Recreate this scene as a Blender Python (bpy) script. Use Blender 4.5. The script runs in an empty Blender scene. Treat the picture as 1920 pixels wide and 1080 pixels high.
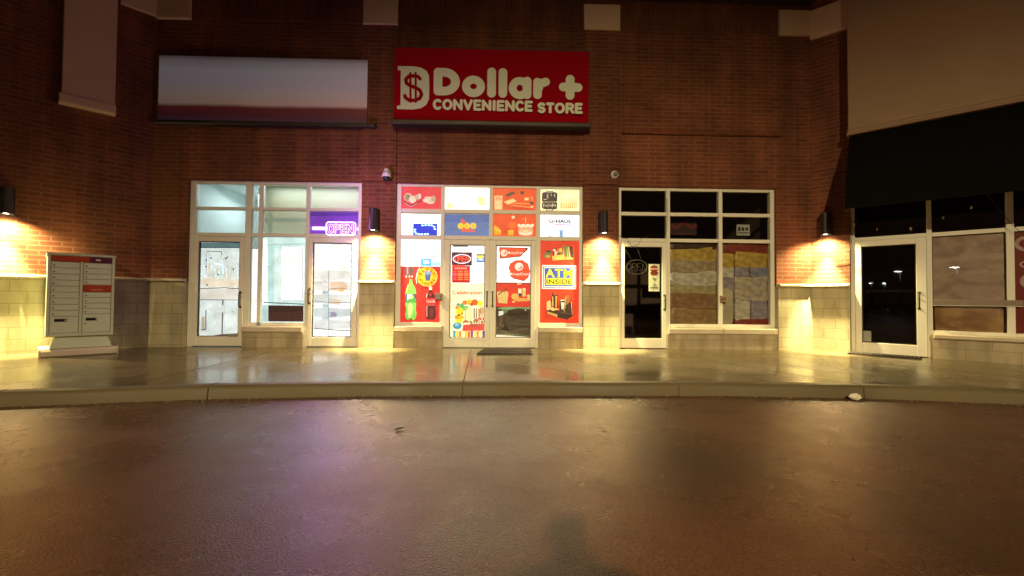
import bpy, bmesh, math, random
from mathutils import Vector, Matrix, noise
R = math.radians
random.seed(7)
scene = bpy.context.scene
COL = scene.collection

# ------------------------------------------------------------------ camera
KERB = .14                      # pavement height above the asphalt
cam_d = bpy.data.cameras.new('camera')
cam = bpy.data.objects.new('camera', cam_d)
COL.objects.link(cam)
yaw, pitch, roll = R(1.7), R(1.35), R(.46)
CAM = Vector((0, -8.87, KERB + .97))
fw = Vector((math.sin(yaw) * math.cos(pitch), math.cos(yaw) * math.cos(pitch), math.sin(pitch)))
r0 = Vector((math.cos(yaw), -math.sin(yaw), 0))
u0 = r0.cross(fw)
rt = r0 * math.cos(roll) + u0 * math.sin(roll)
up = u0 * math.cos(roll) - r0 * math.sin(roll)
m = Matrix((rt, up, -fw)).transposed().to_4x4()
m.translation = CAM
cam.matrix_world = m
cam_d.sensor_width = 36
cam_d.lens = 850 / 1920 * 36
cam_d.clip_start = .02
cam_d.clip_end = 600
scene.camera = cam
scene.cycles.use_denoising = True
scene.cycles.max_bounces = 8
scene.cycles.transparent_max_bounces = 16
scene.cycles.sample_clamp_indirect = 6
scene.cycles.caustics_reflective = False
scene.cycles.caustics_refractive = False

# ------------------------------------------------------------------ world, exposure
w = bpy.data.worlds.new('World')
scene.world = w
w.use_nodes = True
nt = w.node_tree
bg = nt.nodes['Background']
sky = nt.nodes.new('ShaderNodeTexSky')
sky.sky_type = 'NISHITA'
sky.sun_disc = False
sky.sun_elevation = R(-6)
mixn = nt.nodes.new('ShaderNodeMix')
mixn.data_type = 'RGBA'
mixn.blend_type = 'ADD'
mixn.inputs[0].default_value = 1
nt.links.new(sky.outputs[0], mixn.inputs[6])
mixn.inputs[7].default_value = (.30, .15, .075, 1)    # town glow on the night cloud
nt.links.new(mixn.outputs[2], bg.inputs[0])
bg.inputs[1].default_value = .075
vs = scene.view_settings
vs.view_transform = 'Standard'
vs.look = 'None'
vs.exposure = 0
vs.gamma = 1

# ------------------------------------------------------------------ car park lamp behind the camera (the light that throws the head's shadow)
LOT = Vector((-1.4, -29, 12.8))


def light(name, kind, loc, energy, color, target=None, **kw):
    d = bpy.data.lights.new(name, kind)
    d.energy = energy
    d.color = color
    for k, v in kw.items():
        setattr(d, k, v)
    o = bpy.data.objects.new(name, d)
    COL.objects.link(o)
    o.location = loc
    if target is not None:
        o.rotation_euler = (Vector(target) - Vector(loc)).to_track_quat('-Z', 'Y').to_euler()
    return o


light('parking_lamp_light', 'SPOT', LOT, 33000, (1, .76, .42), target=(1.0, -12.4, 0), spot_size=R(56), spot_blend=1.0,
      shadow_soft_size=.22)

# ------------------------------------------------------------------ drafting: photo grid -> metres on the shop front plane
S2 = math.sqrt(.5)


def FX(x, y):
    """metres (along the front, height) of a point of the shop front survey grid"""
    d = fw + rt * ((x - 960) / 850) - up * ((y - 540) / 850)
    t = -CAM.y / d.y
    return (CAM.x + d.x * t, CAM.z + d.z * t)


def fr_F(u, p, z): return Vector((u, -p, z))
def fr_R(u, p, z): return Vector((6.25 + S2 * u - S2 * p, -S2 * u - S2 * p, z))
def fr_L(u, p, z): return Vector((-6.65 + S2 * u + S2 * p, S2 * u - S2 * p, z))     # u < 0 runs to the left
def fr_W(u, p, z): return Vector((u, p, z))                                           # plain world axes


# ------------------------------------------------------------------ materials
def newmat(name):
    mt = bpy.data.materials.new(name)
    mt.use_nodes = True
    n = mt.node_tree
    return mt, n, n.nodes['Principled BSDF']


def N(n, t, **kw):
    x = n.nodes.new(t)
    for k, v in kw.items():
        setattr(x, k, v)
    return x


def srgb(c):
    return tuple((v / 12.92 if v <= .04045 else ((v + .055) / 1.055) ** 2.4) for v in [q / 255 for q in c])


def surf(name, col, rough=.5, metal=0, var=.15, scale=6, bump=0, bscale=60, emit=0, ecol=None, rvar=.1, spec=.5):
    """painted / cast surface with blotchy wear in colour and gloss"""
    mt, n, b = newmat(name)
    tc = N(n, 'ShaderNodeTexCoord')
    no = N(n, 'ShaderNodeTexNoise')
    no.inputs['Scale'].default_value = scale
    no.inputs['Detail'].default_value = 6
    n.links.new(tc.outputs['Object'], no.inputs['Vector'])
    mx = N(n, 'ShaderNodeMix', data_type='RGBA')
    mx.inputs[6].default_value = (*[c * (1 - var) for c in col], 1)
    mx.inputs[7].default_value = (*[min(1, c * (1 + var)) for c in col], 1)
    n.links.new(no.outputs[0], mx.inputs[0])
    n.links.new(mx.outputs[2], b.inputs['Base Color'])
    mr = N(n, 'ShaderNodeMapRange')
    mr.inputs[3].default_value = max(.02, rough - rvar)
    mr.inputs[4].default_value = min(1, rough + rvar)
    n.links.new(no.outputs[0], mr.inputs[0])
    n.links.new(mr.outputs[0], b.inputs['Roughness'])
    b.inputs['Metallic'].default_value = metal
    b.inputs['Specular IOR Level'].default_value = spec
    if bump:
        n2 = N(n, 'ShaderNodeTexNoise')
        n2.inputs['Scale'].default_value = bscale
        n2.inputs['Detail'].default_value = 5
        n.links.new(tc.outputs['Object'], n2.inputs['Vector'])
        bp = N(n, 'ShaderNodeBump')
        bp.inputs['Strength'].default_value = bump
        bp.inputs['Distance'].default_value = .01
        n.links.new(n2.outputs[0], bp.inputs['Height'])
        n.links.new(bp.outputs[0], b.inputs['Normal'])
    if emit:
        b.inputs['Emission Color'].default_value = (*(ecol or col), 1)
        b.inputs['Emission Strength'].default_value = emit
    return mt


def brick_mat(name, bw, bh, c1, c2, cm, mortar=.011, offset=.5, rough=.85, bump=.6, swap=False, mort_s=.1, var=.35, stain=0):
    mt, n, b = newmat(name)
    uv = N(n, 'ShaderNodeUVMap')
    vec = uv.outputs[0]
    # hand-laid courses are never dead straight
    nz = N(n, 'ShaderNodeTexNoise')
    nz.inputs['Scale'].default_value = 1.3
    n.links.new(vec, nz.inputs['Vector'])
    sc = N(n, 'ShaderNodeVectorMath', operation='SCALE')
    sc.inputs[3].default_value = .012
    n.links.new(nz.outputs['Color'], sc.inputs[0])
    ad = N(n, 'ShaderNodeVectorMath', operation='ADD')
    n.links.new(vec, ad.inputs[0])
    n.links.new(sc.outputs[0], ad.inputs[1])
    br = N(n, 'ShaderNodeTexBrick')
    br.offset = offset
    br.inputs['Scale'].default_value = 1
    br.inputs['Brick Width'].default_value = bw
    br.inputs['Row Height'].default_value = bh
    br.inputs['Mortar Size'].default_value = mortar
    br.inputs['Mortar Smooth'].default_value = mort_s
    br.inputs['Color1'].default_value = (*c1, 1)
    br.inputs['Color2'].default_value = (*c2, 1)
    br.inputs['Mortar'].default_value = (*cm, 1)
    n.links.new(ad.outputs[0], br.inputs['Vector'])
    no = N(n, 'ShaderNodeTexNoise')
    no.inputs['Scale'].default_value = 1.1
    no.inputs['Detail'].default_value = 8
    n.links.new(vec, no.inputs['Vector'])
    mr = N(n, 'ShaderNodeMapRange')
    mr.inputs[1].default_value = .3
    mr.inputs[2].default_value = .7
    mr.inputs[3].default_value = 1 - var
    mr.inputs[4].default_value = 1 + var * .4
    n.links.new(no.outputs[0], mr.inputs[0])
    ml = N(n, 'ShaderNodeMix', data_type='RGBA', blend_type='MULTIPLY')
    ml.inputs[0].default_value = 1
    n.links.new(br.outputs[0], ml.inputs[6])
    n.links.new(mr.outputs[0], ml.inputs[7])
    out = ml.outputs[2]
    ns = N(n, 'ShaderNodeTexNoise')
    ns.inputs['Scale'].default_value = 1
    ns.inputs['Detail'].default_value = 5
    mps = N(n, 'ShaderNodeMapping')
    mps.inputs['Scale'].default_value = (3.2, .35, 1)
    n.links.new(vec, mps.inputs[0])
    n.links.new(mps.outputs[0], ns.inputs['Vector'])
    ms = N(n, 'ShaderNodeMapRange')
    for k_, v_ in zip((1, 2, 3, 4), (.35, .65, .72, 1.12)):
        ms.inputs[k_].default_value = v_
    n.links.new(ns.outputs[0], ms.inputs[0])
    mk = N(n, 'ShaderNodeMix', data_type='RGBA', blend_type='MULTIPLY')
    mk.inputs[0].default_value = 1
    n.links.new(out, mk.inputs[6])
    n.links.new(ms.outputs[0], mk.inputs[7])
    out = mk.outputs[2]
    if stain:
        n3 = N(n, 'ShaderNodeTexNoise')
        n3.inputs['Scale'].default_value = 3.2
        n3.inputs['Detail'].default_value = 4
        mp = N(n, 'ShaderNodeMapping')
        mp.inputs['Scale'].default_value = (1.6, .5, 1)
        n.links.new(vec, mp.inputs[0])
        n.links.new(mp.outputs[0], n3.inputs['Vector'])
        cr = N(n, 'ShaderNodeMapRange')
        cr.inputs[1].default_value = .48
        cr.inputs[2].default_value = .7
        cr.inputs[4].default_value = stain
        n.links.new(n3.outputs[0], cr.inputs[0])
        m3 = N(n, 'ShaderNodeMix', data_type='RGBA')
        n.links.new(cr.outputs[0], m3.inputs[0])
        n.links.new(out, m3.inputs[6])
        m3.inputs[7].default_value = (c1[0] * .55, c1[1] * .48, c1[2] * .34, 1)
        out = m3.outputs[2]
    n.links.new(out, b.inputs['Base Color'])
    b.inputs['Roughness'].default_value = rough
    n4 = N(n, 'ShaderNodeTexNoise')
    n4.inputs['Scale'].default_value = 60
    n4.inputs['Detail'].default_value = 4
    n.links.new(vec, n4.inputs['Vector'])
    mm = N(n, 'ShaderNodeMath', operation='MULTIPLY_ADD')
    n.links.new(n4.outputs[0], mm.inputs[0])
    mm.inputs[1].default_value = .35
    inv = N(n, 'ShaderNodeMath', operation='SUBTRACT')
    inv.inputs[0].default_value = 1
    n.links.new(br.outputs['Fac'], inv.inputs[1])
    n.links.new(inv.outputs[0], mm.inputs[2])
    bp = N(n, 'ShaderNodeBump')
    bp.inputs['Strength'].default_value = bump
    bp.inputs['Distance'].default_value = .008
    n.links.new(mm.outputs[0], bp.inputs['Height'])
    n.links.new(bp.outputs[0], b.inputs['Normal'])
    return mt


def asphalt_mat():
    mt, n, b = newmat('wet_asphalt')
    tc = N(n, 'ShaderNodeTexCoord')
    g = tc.outputs['Object']
    def noi(scale, detail=4, rough=.5, sc=None):
        x = N(n, 'ShaderNodeTexNoise')
        x.inputs['Scale'].default_value = scale
        x.inputs['Detail'].default_value = detail
        x.inputs['Roughness'].default_value = rough
        if sc:
            mp = N(n, 'ShaderNodeMapping')
            mp.inputs['Scale'].default_value = sc
            n.links.new(g, mp.inputs[0])
            n.links.new(mp.outputs[0], x.inputs['Vector'])
        else:
            n.links.new(g, x.inputs['Vector'])
        return x.outputs[0]
    def rng(i, a, bb, c, d):
        x = N(n, 'ShaderNodeMapRange')
        for k, v in zip((1, 2, 3, 4), (a, bb, c, d)):
            x.inputs[k].default_value = v
        n.links.new(i, x.inputs[0])
        return x.outputs[0]
    big = noi(.55, 5, .6)
    mid = noi(3.0, 6, .6)
    vor = N(n, 'ShaderNodeTexVoronoi')
    vor.inputs['Scale'].default_value = 140
    n.links.new(g, vor.inputs['Vector'])
    mx = N(n, 'ShaderNodeMix', data_type='RGBA')
    mx.inputs[6].default_value = (.036, .015, .007, 1)
    mx.inputs[7].default_value = (.16, .064, .028, 1)
    n.links.new(vor.outputs['Color'], mx.inputs[0])
    ml = N(n, 'ShaderNodeMix', data_type='RGBA', blend_type='MULTIPLY')
    ml.inputs[0].default_value = 1
    n.links.new(mx.outputs[2], ml.inputs[6])
    n.links.new(rng(big, .35, .65, .55, 1.25), ml.inputs[7])
    n.links.new(ml.outputs[2], b.inputs['Base Color'])
    ad = N(n, 'ShaderNodeMath', operation='ADD')
    n.links.new(rng(big, .38, .62, .19, .37), ad.inputs[0])
    n.links.new(rng(mid, .35, .65, -.05, .07), ad.inputs[1])
    n.links.new(ad.outputs[0], b.inputs['Roughness'])
    b.inputs['Specular IOR Level'].default_value = .52
    b1 = N(n, 'ShaderNodeBump')
    b1.inputs['Strength'].default_value = .75
    b1.inputs['Distance'].default_value = .005
    n.links.new(noi(85, 3, .6), b1.inputs['Height'])
    b2 = N(n, 'ShaderNodeBump')
    b2.inputs['Strength'].default_value = .10
    b2.inputs['Distance'].default_value = .03
    n.links.new(mid, b2.inputs['Height'])
    n.links.new(b1.outputs[0], b2.inputs['Normal'])
    n.links.new(b2.outputs[0], b.inputs['Normal'])
    return mt


def concrete_mat(name, wet=True, col=((.10, .074, .036), (.19, .145, .070))):
    mt, n, b = newmat(name)
    tc = N(n, 'ShaderNodeTexCoord')
    no = N(n, 'ShaderNodeTexNoise')
    no.inputs['Scale'].default_value = 1.1
    no.inputs['Detail'].default_value = 3
    no.inputs['Roughness'].default_value = .45
    n.links.new(tc.outputs['Object'], no.inputs['Vector'])
    fine = N(n, 'ShaderNodeTexNoise')
    fine.inputs['Scale'].default_value = 90
    fine.inputs['Detail'].default_value = 4
    n.links.new(tc.outputs['Object'], fine.inputs['Vector'])
    mx = N(n, 'ShaderNodeMix', data_type='RGBA')
    mx.inputs[6].default_value = (*col[0], 1)
    mx.inputs[7].default_value = (*col[1], 1)
    n.links.new(no.outputs[0], mx.inputs[0])
    ml = N(n, 'ShaderNodeMix', data_type='RGBA', blend_type='MULTIPLY')
    ml.inputs[0].default_value = .5
    n.links.new(mx.outputs[2], ml.inputs[6])
    n.links.new(fine.outputs[0], ml.inputs[7])
    n.links.new(ml.outputs[2], b.inputs['Base Color'])
    mr = N(n, 'ShaderNodeMapRange')
    mr.inputs[1].default_value = .38
    mr.inputs[2].default_value = .62
    mr.inputs[3].default_value = .14 if wet else .5
    mr.inputs[4].default_value = .32 if wet else .7
    n.links.new(no.outputs[0], mr.inputs[0])
    n.links.new(mr.outputs[0], b.inputs['Roughness'])
    b.inputs['Specular IOR Level'].default_value = .8 if wet else .5
    b2 = N(n, 'ShaderNodeTexNoise')
    b2.inputs['Scale'].default_value = 2.5
    b2.inputs['Detail'].default_value = 1
    n.links.new(tc.outputs['Object'], b2.inputs['Vector'])
    bp0 = N(n, 'ShaderNodeBump')
    bp0.inputs['Strength'].default_value = .05
    bp0.inputs['Distance'].default_value = .02
    n.links.new(b2.outputs[0], bp0.inputs['Height'])
    bp = N(n, 'ShaderNodeBump')
    bp.inputs['Strength'].default_value = .12 if wet else .5
    bp.inputs['Distance'].default_value = .004
    n.links.new(fine.outputs[0], bp.inputs['Height'])
    n.links.new(bp0.outputs[0], bp.inputs['Normal'])
    n.links.new(bp.outputs[0], b.inputs['Normal'])
    return mt


def glass_mat(name='pane_glass', tint=(1, 1, 1), refl=.9):
    mt = bpy.data.materials.new(name)
    mt.use_nodes = True
    n = mt.node_tree
    n.nodes.clear()
    out = N(n, 'ShaderNodeOutputMaterial')
    tr = N(n, 'ShaderNodeBsdfTransparent')
    tr.inputs[0].default_value = (*tint, 1)
    gl = N(n, 'ShaderNodeBsdfGlossy')
    gl.inputs['Roughness'].default_value = .015
    fr = N(n, 'ShaderNodeFresnel')
    fr.inputs[0].default_value = 1.5
    mu = N(n, 'ShaderNodeMath', operation='MULTIPLY')
    mu.inputs[1].default_value = 1.6
    mu.use_clamp = True
    n.links.new(fr.outputs[0], mu.inputs[0])
    mx = N(n, 'ShaderNodeMixShader')
    n.links.new(mu.outputs[0], mx.inputs[0])
    n.links.new(tr.outputs[0], mx.inputs[1])
    n.links.new(gl.outputs[0], mx.inputs[2])
    n.links.new(mx.outputs[0], out.inputs[0])
    # faint waviness of float glass
    tc = N(n, 'ShaderNodeTexCoord')
    no = N(n, 'ShaderNodeTexNoise')
    no.inputs['Scale'].default_value = 1.5
    n.links.new(tc.outputs['Object'], no.inputs['Vector'])
    bp = N(n, 'ShaderNodeBump')
    bp.inputs['Strength'].default_value = .03
    n.links.new(no.outputs[0], bp.inputs['Height'])
    n.links.new(bp.outputs[0], gl.inputs['Normal'])
    return mt


_pm = {}


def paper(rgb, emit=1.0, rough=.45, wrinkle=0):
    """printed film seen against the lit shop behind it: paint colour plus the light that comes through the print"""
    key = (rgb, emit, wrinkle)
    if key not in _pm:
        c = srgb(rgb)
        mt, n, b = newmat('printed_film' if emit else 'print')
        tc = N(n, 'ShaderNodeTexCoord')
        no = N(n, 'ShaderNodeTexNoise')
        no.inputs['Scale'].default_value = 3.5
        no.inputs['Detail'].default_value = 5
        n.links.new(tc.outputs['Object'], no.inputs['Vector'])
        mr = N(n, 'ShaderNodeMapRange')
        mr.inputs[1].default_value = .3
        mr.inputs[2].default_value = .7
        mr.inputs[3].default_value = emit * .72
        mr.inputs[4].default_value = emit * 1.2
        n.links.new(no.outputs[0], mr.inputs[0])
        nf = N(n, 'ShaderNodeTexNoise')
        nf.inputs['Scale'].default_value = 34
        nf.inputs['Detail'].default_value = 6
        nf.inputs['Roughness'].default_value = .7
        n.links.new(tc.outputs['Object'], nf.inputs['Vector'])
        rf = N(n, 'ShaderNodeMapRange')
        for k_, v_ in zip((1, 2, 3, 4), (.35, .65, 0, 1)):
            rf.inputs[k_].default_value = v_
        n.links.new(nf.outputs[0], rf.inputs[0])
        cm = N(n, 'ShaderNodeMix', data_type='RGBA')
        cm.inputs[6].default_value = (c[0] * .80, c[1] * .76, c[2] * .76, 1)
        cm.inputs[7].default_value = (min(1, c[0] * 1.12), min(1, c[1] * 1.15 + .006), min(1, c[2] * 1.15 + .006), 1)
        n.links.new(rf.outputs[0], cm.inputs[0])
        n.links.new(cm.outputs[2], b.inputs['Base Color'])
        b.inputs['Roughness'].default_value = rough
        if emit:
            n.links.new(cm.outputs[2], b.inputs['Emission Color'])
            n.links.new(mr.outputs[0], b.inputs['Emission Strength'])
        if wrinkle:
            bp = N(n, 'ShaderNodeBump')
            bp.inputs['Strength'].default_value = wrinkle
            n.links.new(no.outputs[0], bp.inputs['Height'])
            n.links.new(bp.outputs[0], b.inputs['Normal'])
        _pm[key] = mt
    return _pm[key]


M = dict(
    brick=brick_mat('red_brick', .27, .0812, (.25, .066, .026), (.17, .044, .018), (.25, .115, .052)),
    soldier=brick_mat('soldier_brick', .0812, .27, (.23, .062, .024), (.17, .045, .018), (.20, .085, .04), offset=0),
    stone=brick_mat('split_face_block', .40, .195, (.62, .56, .35), (.55, .50, .32), (.42, .37, .22), mortar=.007, bump=.3, var=.16, stain=.55),
    stone_small=brick_mat('sill_block', .62, .33, (.54, .46, .30), (.48, .41, .27), (.36, .30, .2), mortar=.006, bump=.3, var=.2, stain=.6),
    cap=surf('cast_stone', (.60, .52, .38), .7, var=.2, scale=4, bump=.3, bscale=80),
    stucco=surf('stucco', (.80, .60, .42), .9, var=.09, scale=2.0, bump=.35, bscale=140),
    fascia=surf('fascia_panel', (.42, .28, .17), .8, var=.17, scale=1.0, bump=.4, bscale=120),
    coping=surf('dark_metal_coping', (.045, .035, .028), .5, .3, scale=3),
    alu=surf('cream_aluminium', (.86, .85, .72), .42, var=.05, scale=2.5, bump=.05),
    steel=surf('brushed_steel', (.42, .40, .35), .3, .9, scale=30),
    darksteel=surf('dark_steel', (.08, .07, .06), .4, .6, scale=30),
    glass=glass_mat(),
    asphalt=asphalt_mat(),
    pavement=concrete_mat('wet_concrete'),
    kerb=concrete_mat('kerb_concrete', False, ((.12, .09, .04), (.20, .16, .075))),
    joint=surf('joint_filler', (.09, .065, .035), .8),
    black=surf('black_plastic', (.012, .011, .010), .35),
    darkhousing=surf('bronze_housing', (.030, .022, .024), .55, .2, scale=12),
    white=surf('white_plastic', (.75, .74, .66), .35, var=.05),
    rubber=surf('ribbed_rubber', (.030, .022, .015), .6, var=.3, scale=20),
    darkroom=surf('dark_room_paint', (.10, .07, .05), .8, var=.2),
    whiteroom=surf('white_room_paint', (.74, .80, .78), .7, var=.04),
    lamp=surf('lamp_lens', (1, .93, .7), .3, emit=14, ecol=(1, .90, .62)),
    awning=surf('black_awning_cloth', (.004, .0037, .003), .95, var=.3, scale=3, spec=.1),
    canvas=surf('grey_metal', (.20, .19, .17), .5, .4),
)


# ------------------------------------------------------------------ mesh collector
class MB:
    def __init__(self, frame=fr_F):
        self.f = frame
        self.v, self.q, self.mi, self.uv, self.mats, self.sm = [], [], [], [], [], []

    def mat(self, mt):
        if mt not in self.mats:
            self.mats.append(mt)
        return self.mats.index(mt)

    def face(self, pts, mt, uv=None, smooth=False):
        b = len(self.v)
        self.v += [self.f(*p) for p in pts]
        self.q.append(tuple(range(b, b + len(pts))))
        self.mi.append(self.mat(mt))
        self.sm.append(smooth)
        if uv is None:
            p0, p1, p2 = Vector(pts[0]), Vector(pts[1]), Vector(pts[2])
            nn = (p1 - p0).cross(p2 - p0)
            a = [abs(c) for c in nn]
            if a[2] >= a[0] and a[2] >= a[1]:
                uv = [(p[0], p[1]) for p in pts]
            elif a[0] >= a[1]:
                uv = [(p[1], p[2]) for p in pts]
            else:
                uv = [(p[0], p[2]) for p in pts]
        self.uv.append(uv)

    def mesh(self, verts, faces, mt, smooth=True):
        b = len(self.v)
        self.v += [self.f(*p) for p in verts]
        k = self.mat(mt)
        for f in faces:
            self.q.append(tuple(b + i for i in f))
            self.mi.append(k)
            self.sm.append(smooth)
            self.uv.append([(verts[i][0], verts[i][2]) for i in f])

    def box(self, u0, u1, p0, p1, z0, z1, mt, skip=''):
        A = [(u0, p1, z0), (u1, p1, z0), (u1, p1, z1), (u0, p1, z1)]
        B = [(u0, p0, z0), (u1, p0, z0), (u1, p0, z1), (u0, p0, z1)]
        if 'f' not in skip: self.face(A, mt)
        if 'b' not in skip: self.face(B[::-1], mt)
        if 'l' not in skip: self.face([B[0], A[0], A[3], B[3]], mt)
        if 'r' not in skip: self.face([A[1], B[1], B[2], A[2]], mt)
        if 't' not in skip: self.face([A[3], A[2], B[2], B[3]], mt)
        if 'd' not in skip: self.face([B[0], B[1], A[1], A[0]], mt)

    def bbox(self, u0, u1, p0, p1, z0, z1, mt, bev=.006):
        """box whose front edges are chamfered"""
        u0, u1 = min(u0, u1), max(u0, u1)
        b = min(bev, (u1 - u0) * .3, (z1 - z0) * .3, abs(p1 - p0) * .45)
        a = [(u0, p1 - b, z0), (u1, p1 - b, z0), (u1, p1 - b, z1), (u0, p1 - b, z1)]
        c = [(u0 + b, p1, z0 + b), (u1 - b, p1, z0 + b), (u1 - b, p1, z1 - b), (u0 + b, p1, z1 - b)]
        self.face(c, mt)
        for i in range(4):
            j = (i + 1) % 4
            self.face([a[i], a[j], c[j], c[i]], mt)
        B = [(u0, p0, z0), (u1, p0, z0), (u1, p0, z1), (u0, p0, z1)]
        for i in range(4):
            j = (i + 1) % 4
            self.face([B[i], B[j], a[j], a[i]], mt)
        self.face(B[::-1], mt)

    def tube(self, pts, r, mt, seg=8, flat=1.0, caps=True):
        """round tube along a polyline in local (u,p,z); flat squashes it along p"""
        pts = [Vector(p) for p in pts]
        n = len(pts)
        vs, fs = [], []
        for i, p in enumerate(pts):
            t = (pts[min(i + 1, n - 1)] - pts[max(i - 1, 0)])
            if t.length < 1e-9: t = Vector((1, 0, 0))
            t.normalize()
            ref = Vector((0, 1, 0)) if abs(t.y) < .9 else Vector((1, 0, 0))
            a = t.cross(ref).normalized()
            b = a.cross(t).normalized()
            rr = r[i] if isinstance(r, (list, tuple)) else r
            for k in range(seg):
                g = 2 * math.pi * k / seg
                o = a * math.cos(g) * rr + b * math.sin(g) * rr
                if flat != 1: o.y *= flat
                vs.append(tuple(p + o))
        for i in range(n - 1):
            for k in range(seg):
                k2 = (k + 1) % seg
                fs.append((i * seg + k, i * seg + k2, (i + 1) * seg + k2, (i + 1) * seg + k))
        if caps:
            fs.append(tuple(range(seg))[::-1])
            fs.append(tuple((n - 1) * seg + k for k in range(seg)))
        self.mesh(vs, fs, mt)

    def ball(self, c, rx, mt, ry=None, rz=None, seg=14, rings=8, z0=-1, z1=1):
        ry = ry or rx
        rz = rz or rx
        vs, fs = [], []
        a0, a1 = math.asin(z0), math.asin(z1)
        for i in range(rings + 1):
            a = a0 + (a1 - a0) * i / rings
            for k in range(seg):
                g = 2 * math.pi * k / seg
                vs.append((c[0] + rx * math.cos(a) * math.cos(g), c[1] + ry * math.cos(a) * math.sin(g), c[2] + rz * math.sin(a)))
        for i in range(rings):
            for k in range(seg):
                k2 = (k + 1) % seg
                fs.append((i * seg + k, i * seg + k2, (i + 1) * seg + k2, (i + 1) * seg + k))
        self.mesh(vs, fs, mt)

    def cyl(self, c, r, h, mt, seg=24, axis='z', r2=None):
        r2 = r if r2 is None else r2
        vs, fs = [], []
        for rr, hh in ((r, 0), (r2, h)):
            for k in range(seg):
                g = 2 * math.pi * k / seg
                x, y = rr * math.cos(g), rr * math.sin(g)
                vs.append((c[0] + x, c[1] + y, c[2] + hh) if axis == 'z' else (c[0] + x, c[1] + hh, c[2] + y))
        for k in range(seg):
            k2 = (k + 1) % seg
            fs.append((k, k2, seg + k2, seg + k))
        b = len(self.v)
        self.mesh(vs, fs, mt)
        self.mesh([vs[k] for k in range(seg)], [tuple(range(seg))], mt, False)
        self.mesh([vs[seg + k] for k in range(seg)], [tuple(range(seg))], mt, False)

    def build(self, name, parent=None, root=None, recalc=True):
        """root: the thing's Empty (or None); vertices are stored relative to it"""
        org = ORG.get(root.name if root else None, Vector((0, 0, 0)))
        me = bpy.data.meshes.new(name)
        me.from_pydata([tuple(v - org) for v in self.v], [], self.q)
        for mt in self.mats:
            me.materials.append(mt)
        me.polygons.foreach_set('material_index', self.mi)
        me.polygons.foreach_set('use_smooth', self.sm)
        ul = me.uv_layers.new(name='UVMap')
        k = 0
        for uvs in self.uv:
            for t in uvs:
                ul.data[k].uv = t
                k += 1
        me.update()
        o = bpy.data.objects.new(name, me)
        COL.objects.link(o)
        if parent is not None:
            o.parent = parent
        elif root is not None:
            o.parent = root
        if any(self.sm):
            bm = bmesh.new()
            bm.from_mesh(me)
            bmesh.ops.recalc_face_normals(bm, faces=bm.faces)
            bm.to_mesh(me)
            bm.free()
        return o


ORG = {}


def thing(name, label, cat, loc, group=None):
    o = bpy.data.objects.new(name, None)
    COL.objects.link(o)
    o.location = loc
    o.empty_display_size = .1
    ORG[o.name] = Vector(loc)
    o['label'] = label
    o['category'] = cat
    if group: o['group'] = group
    return o


def tag(o, label, cat, group=None):
    o['label'] = label
    o['category'] = cat
    if group: o['group'] = group
    return o


def recenter(o):
    """move a single-mesh thing's origin to its own base"""
    me = o.data
    xs = [v.co.copy() for v in me.vertices]
    c = Vector((sum(v.x for v in xs) / len(xs), sum(v.y for v in xs) / len(xs), min(v.z for v in xs)))
    me.transform(Matrix.Translation(-c))
    o.location = c
    return o


# ------------------------------------------------------------------ text as flat mesh
def text_polys(s, bold=0.0, spacing=1.0):
    cu = bpy.data.curves.new('t', 'FONT')
    cu.body = s
    cu.offset = bold
    cu.space_character = spacing
    cu.resolution_u = 3
    ob = bpy.data.objects.new('t', cu)
    COL.objects.link(ob)
    dg = bpy.context.evaluated_depsgraph_get()
    me = bpy.data.meshes.new_from_object(ob.evaluated_get(dg))
    vs = [(v.co.x, v.co.y) for v in me.vertices]
    fs = [tuple(p.vertices) for p in me.polygons]
    bpy.data.objects.remove(ob)
    bpy.data.curves.remove(cu)
    bpy.data.meshes.remove(me)
    return vs, fs


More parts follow.
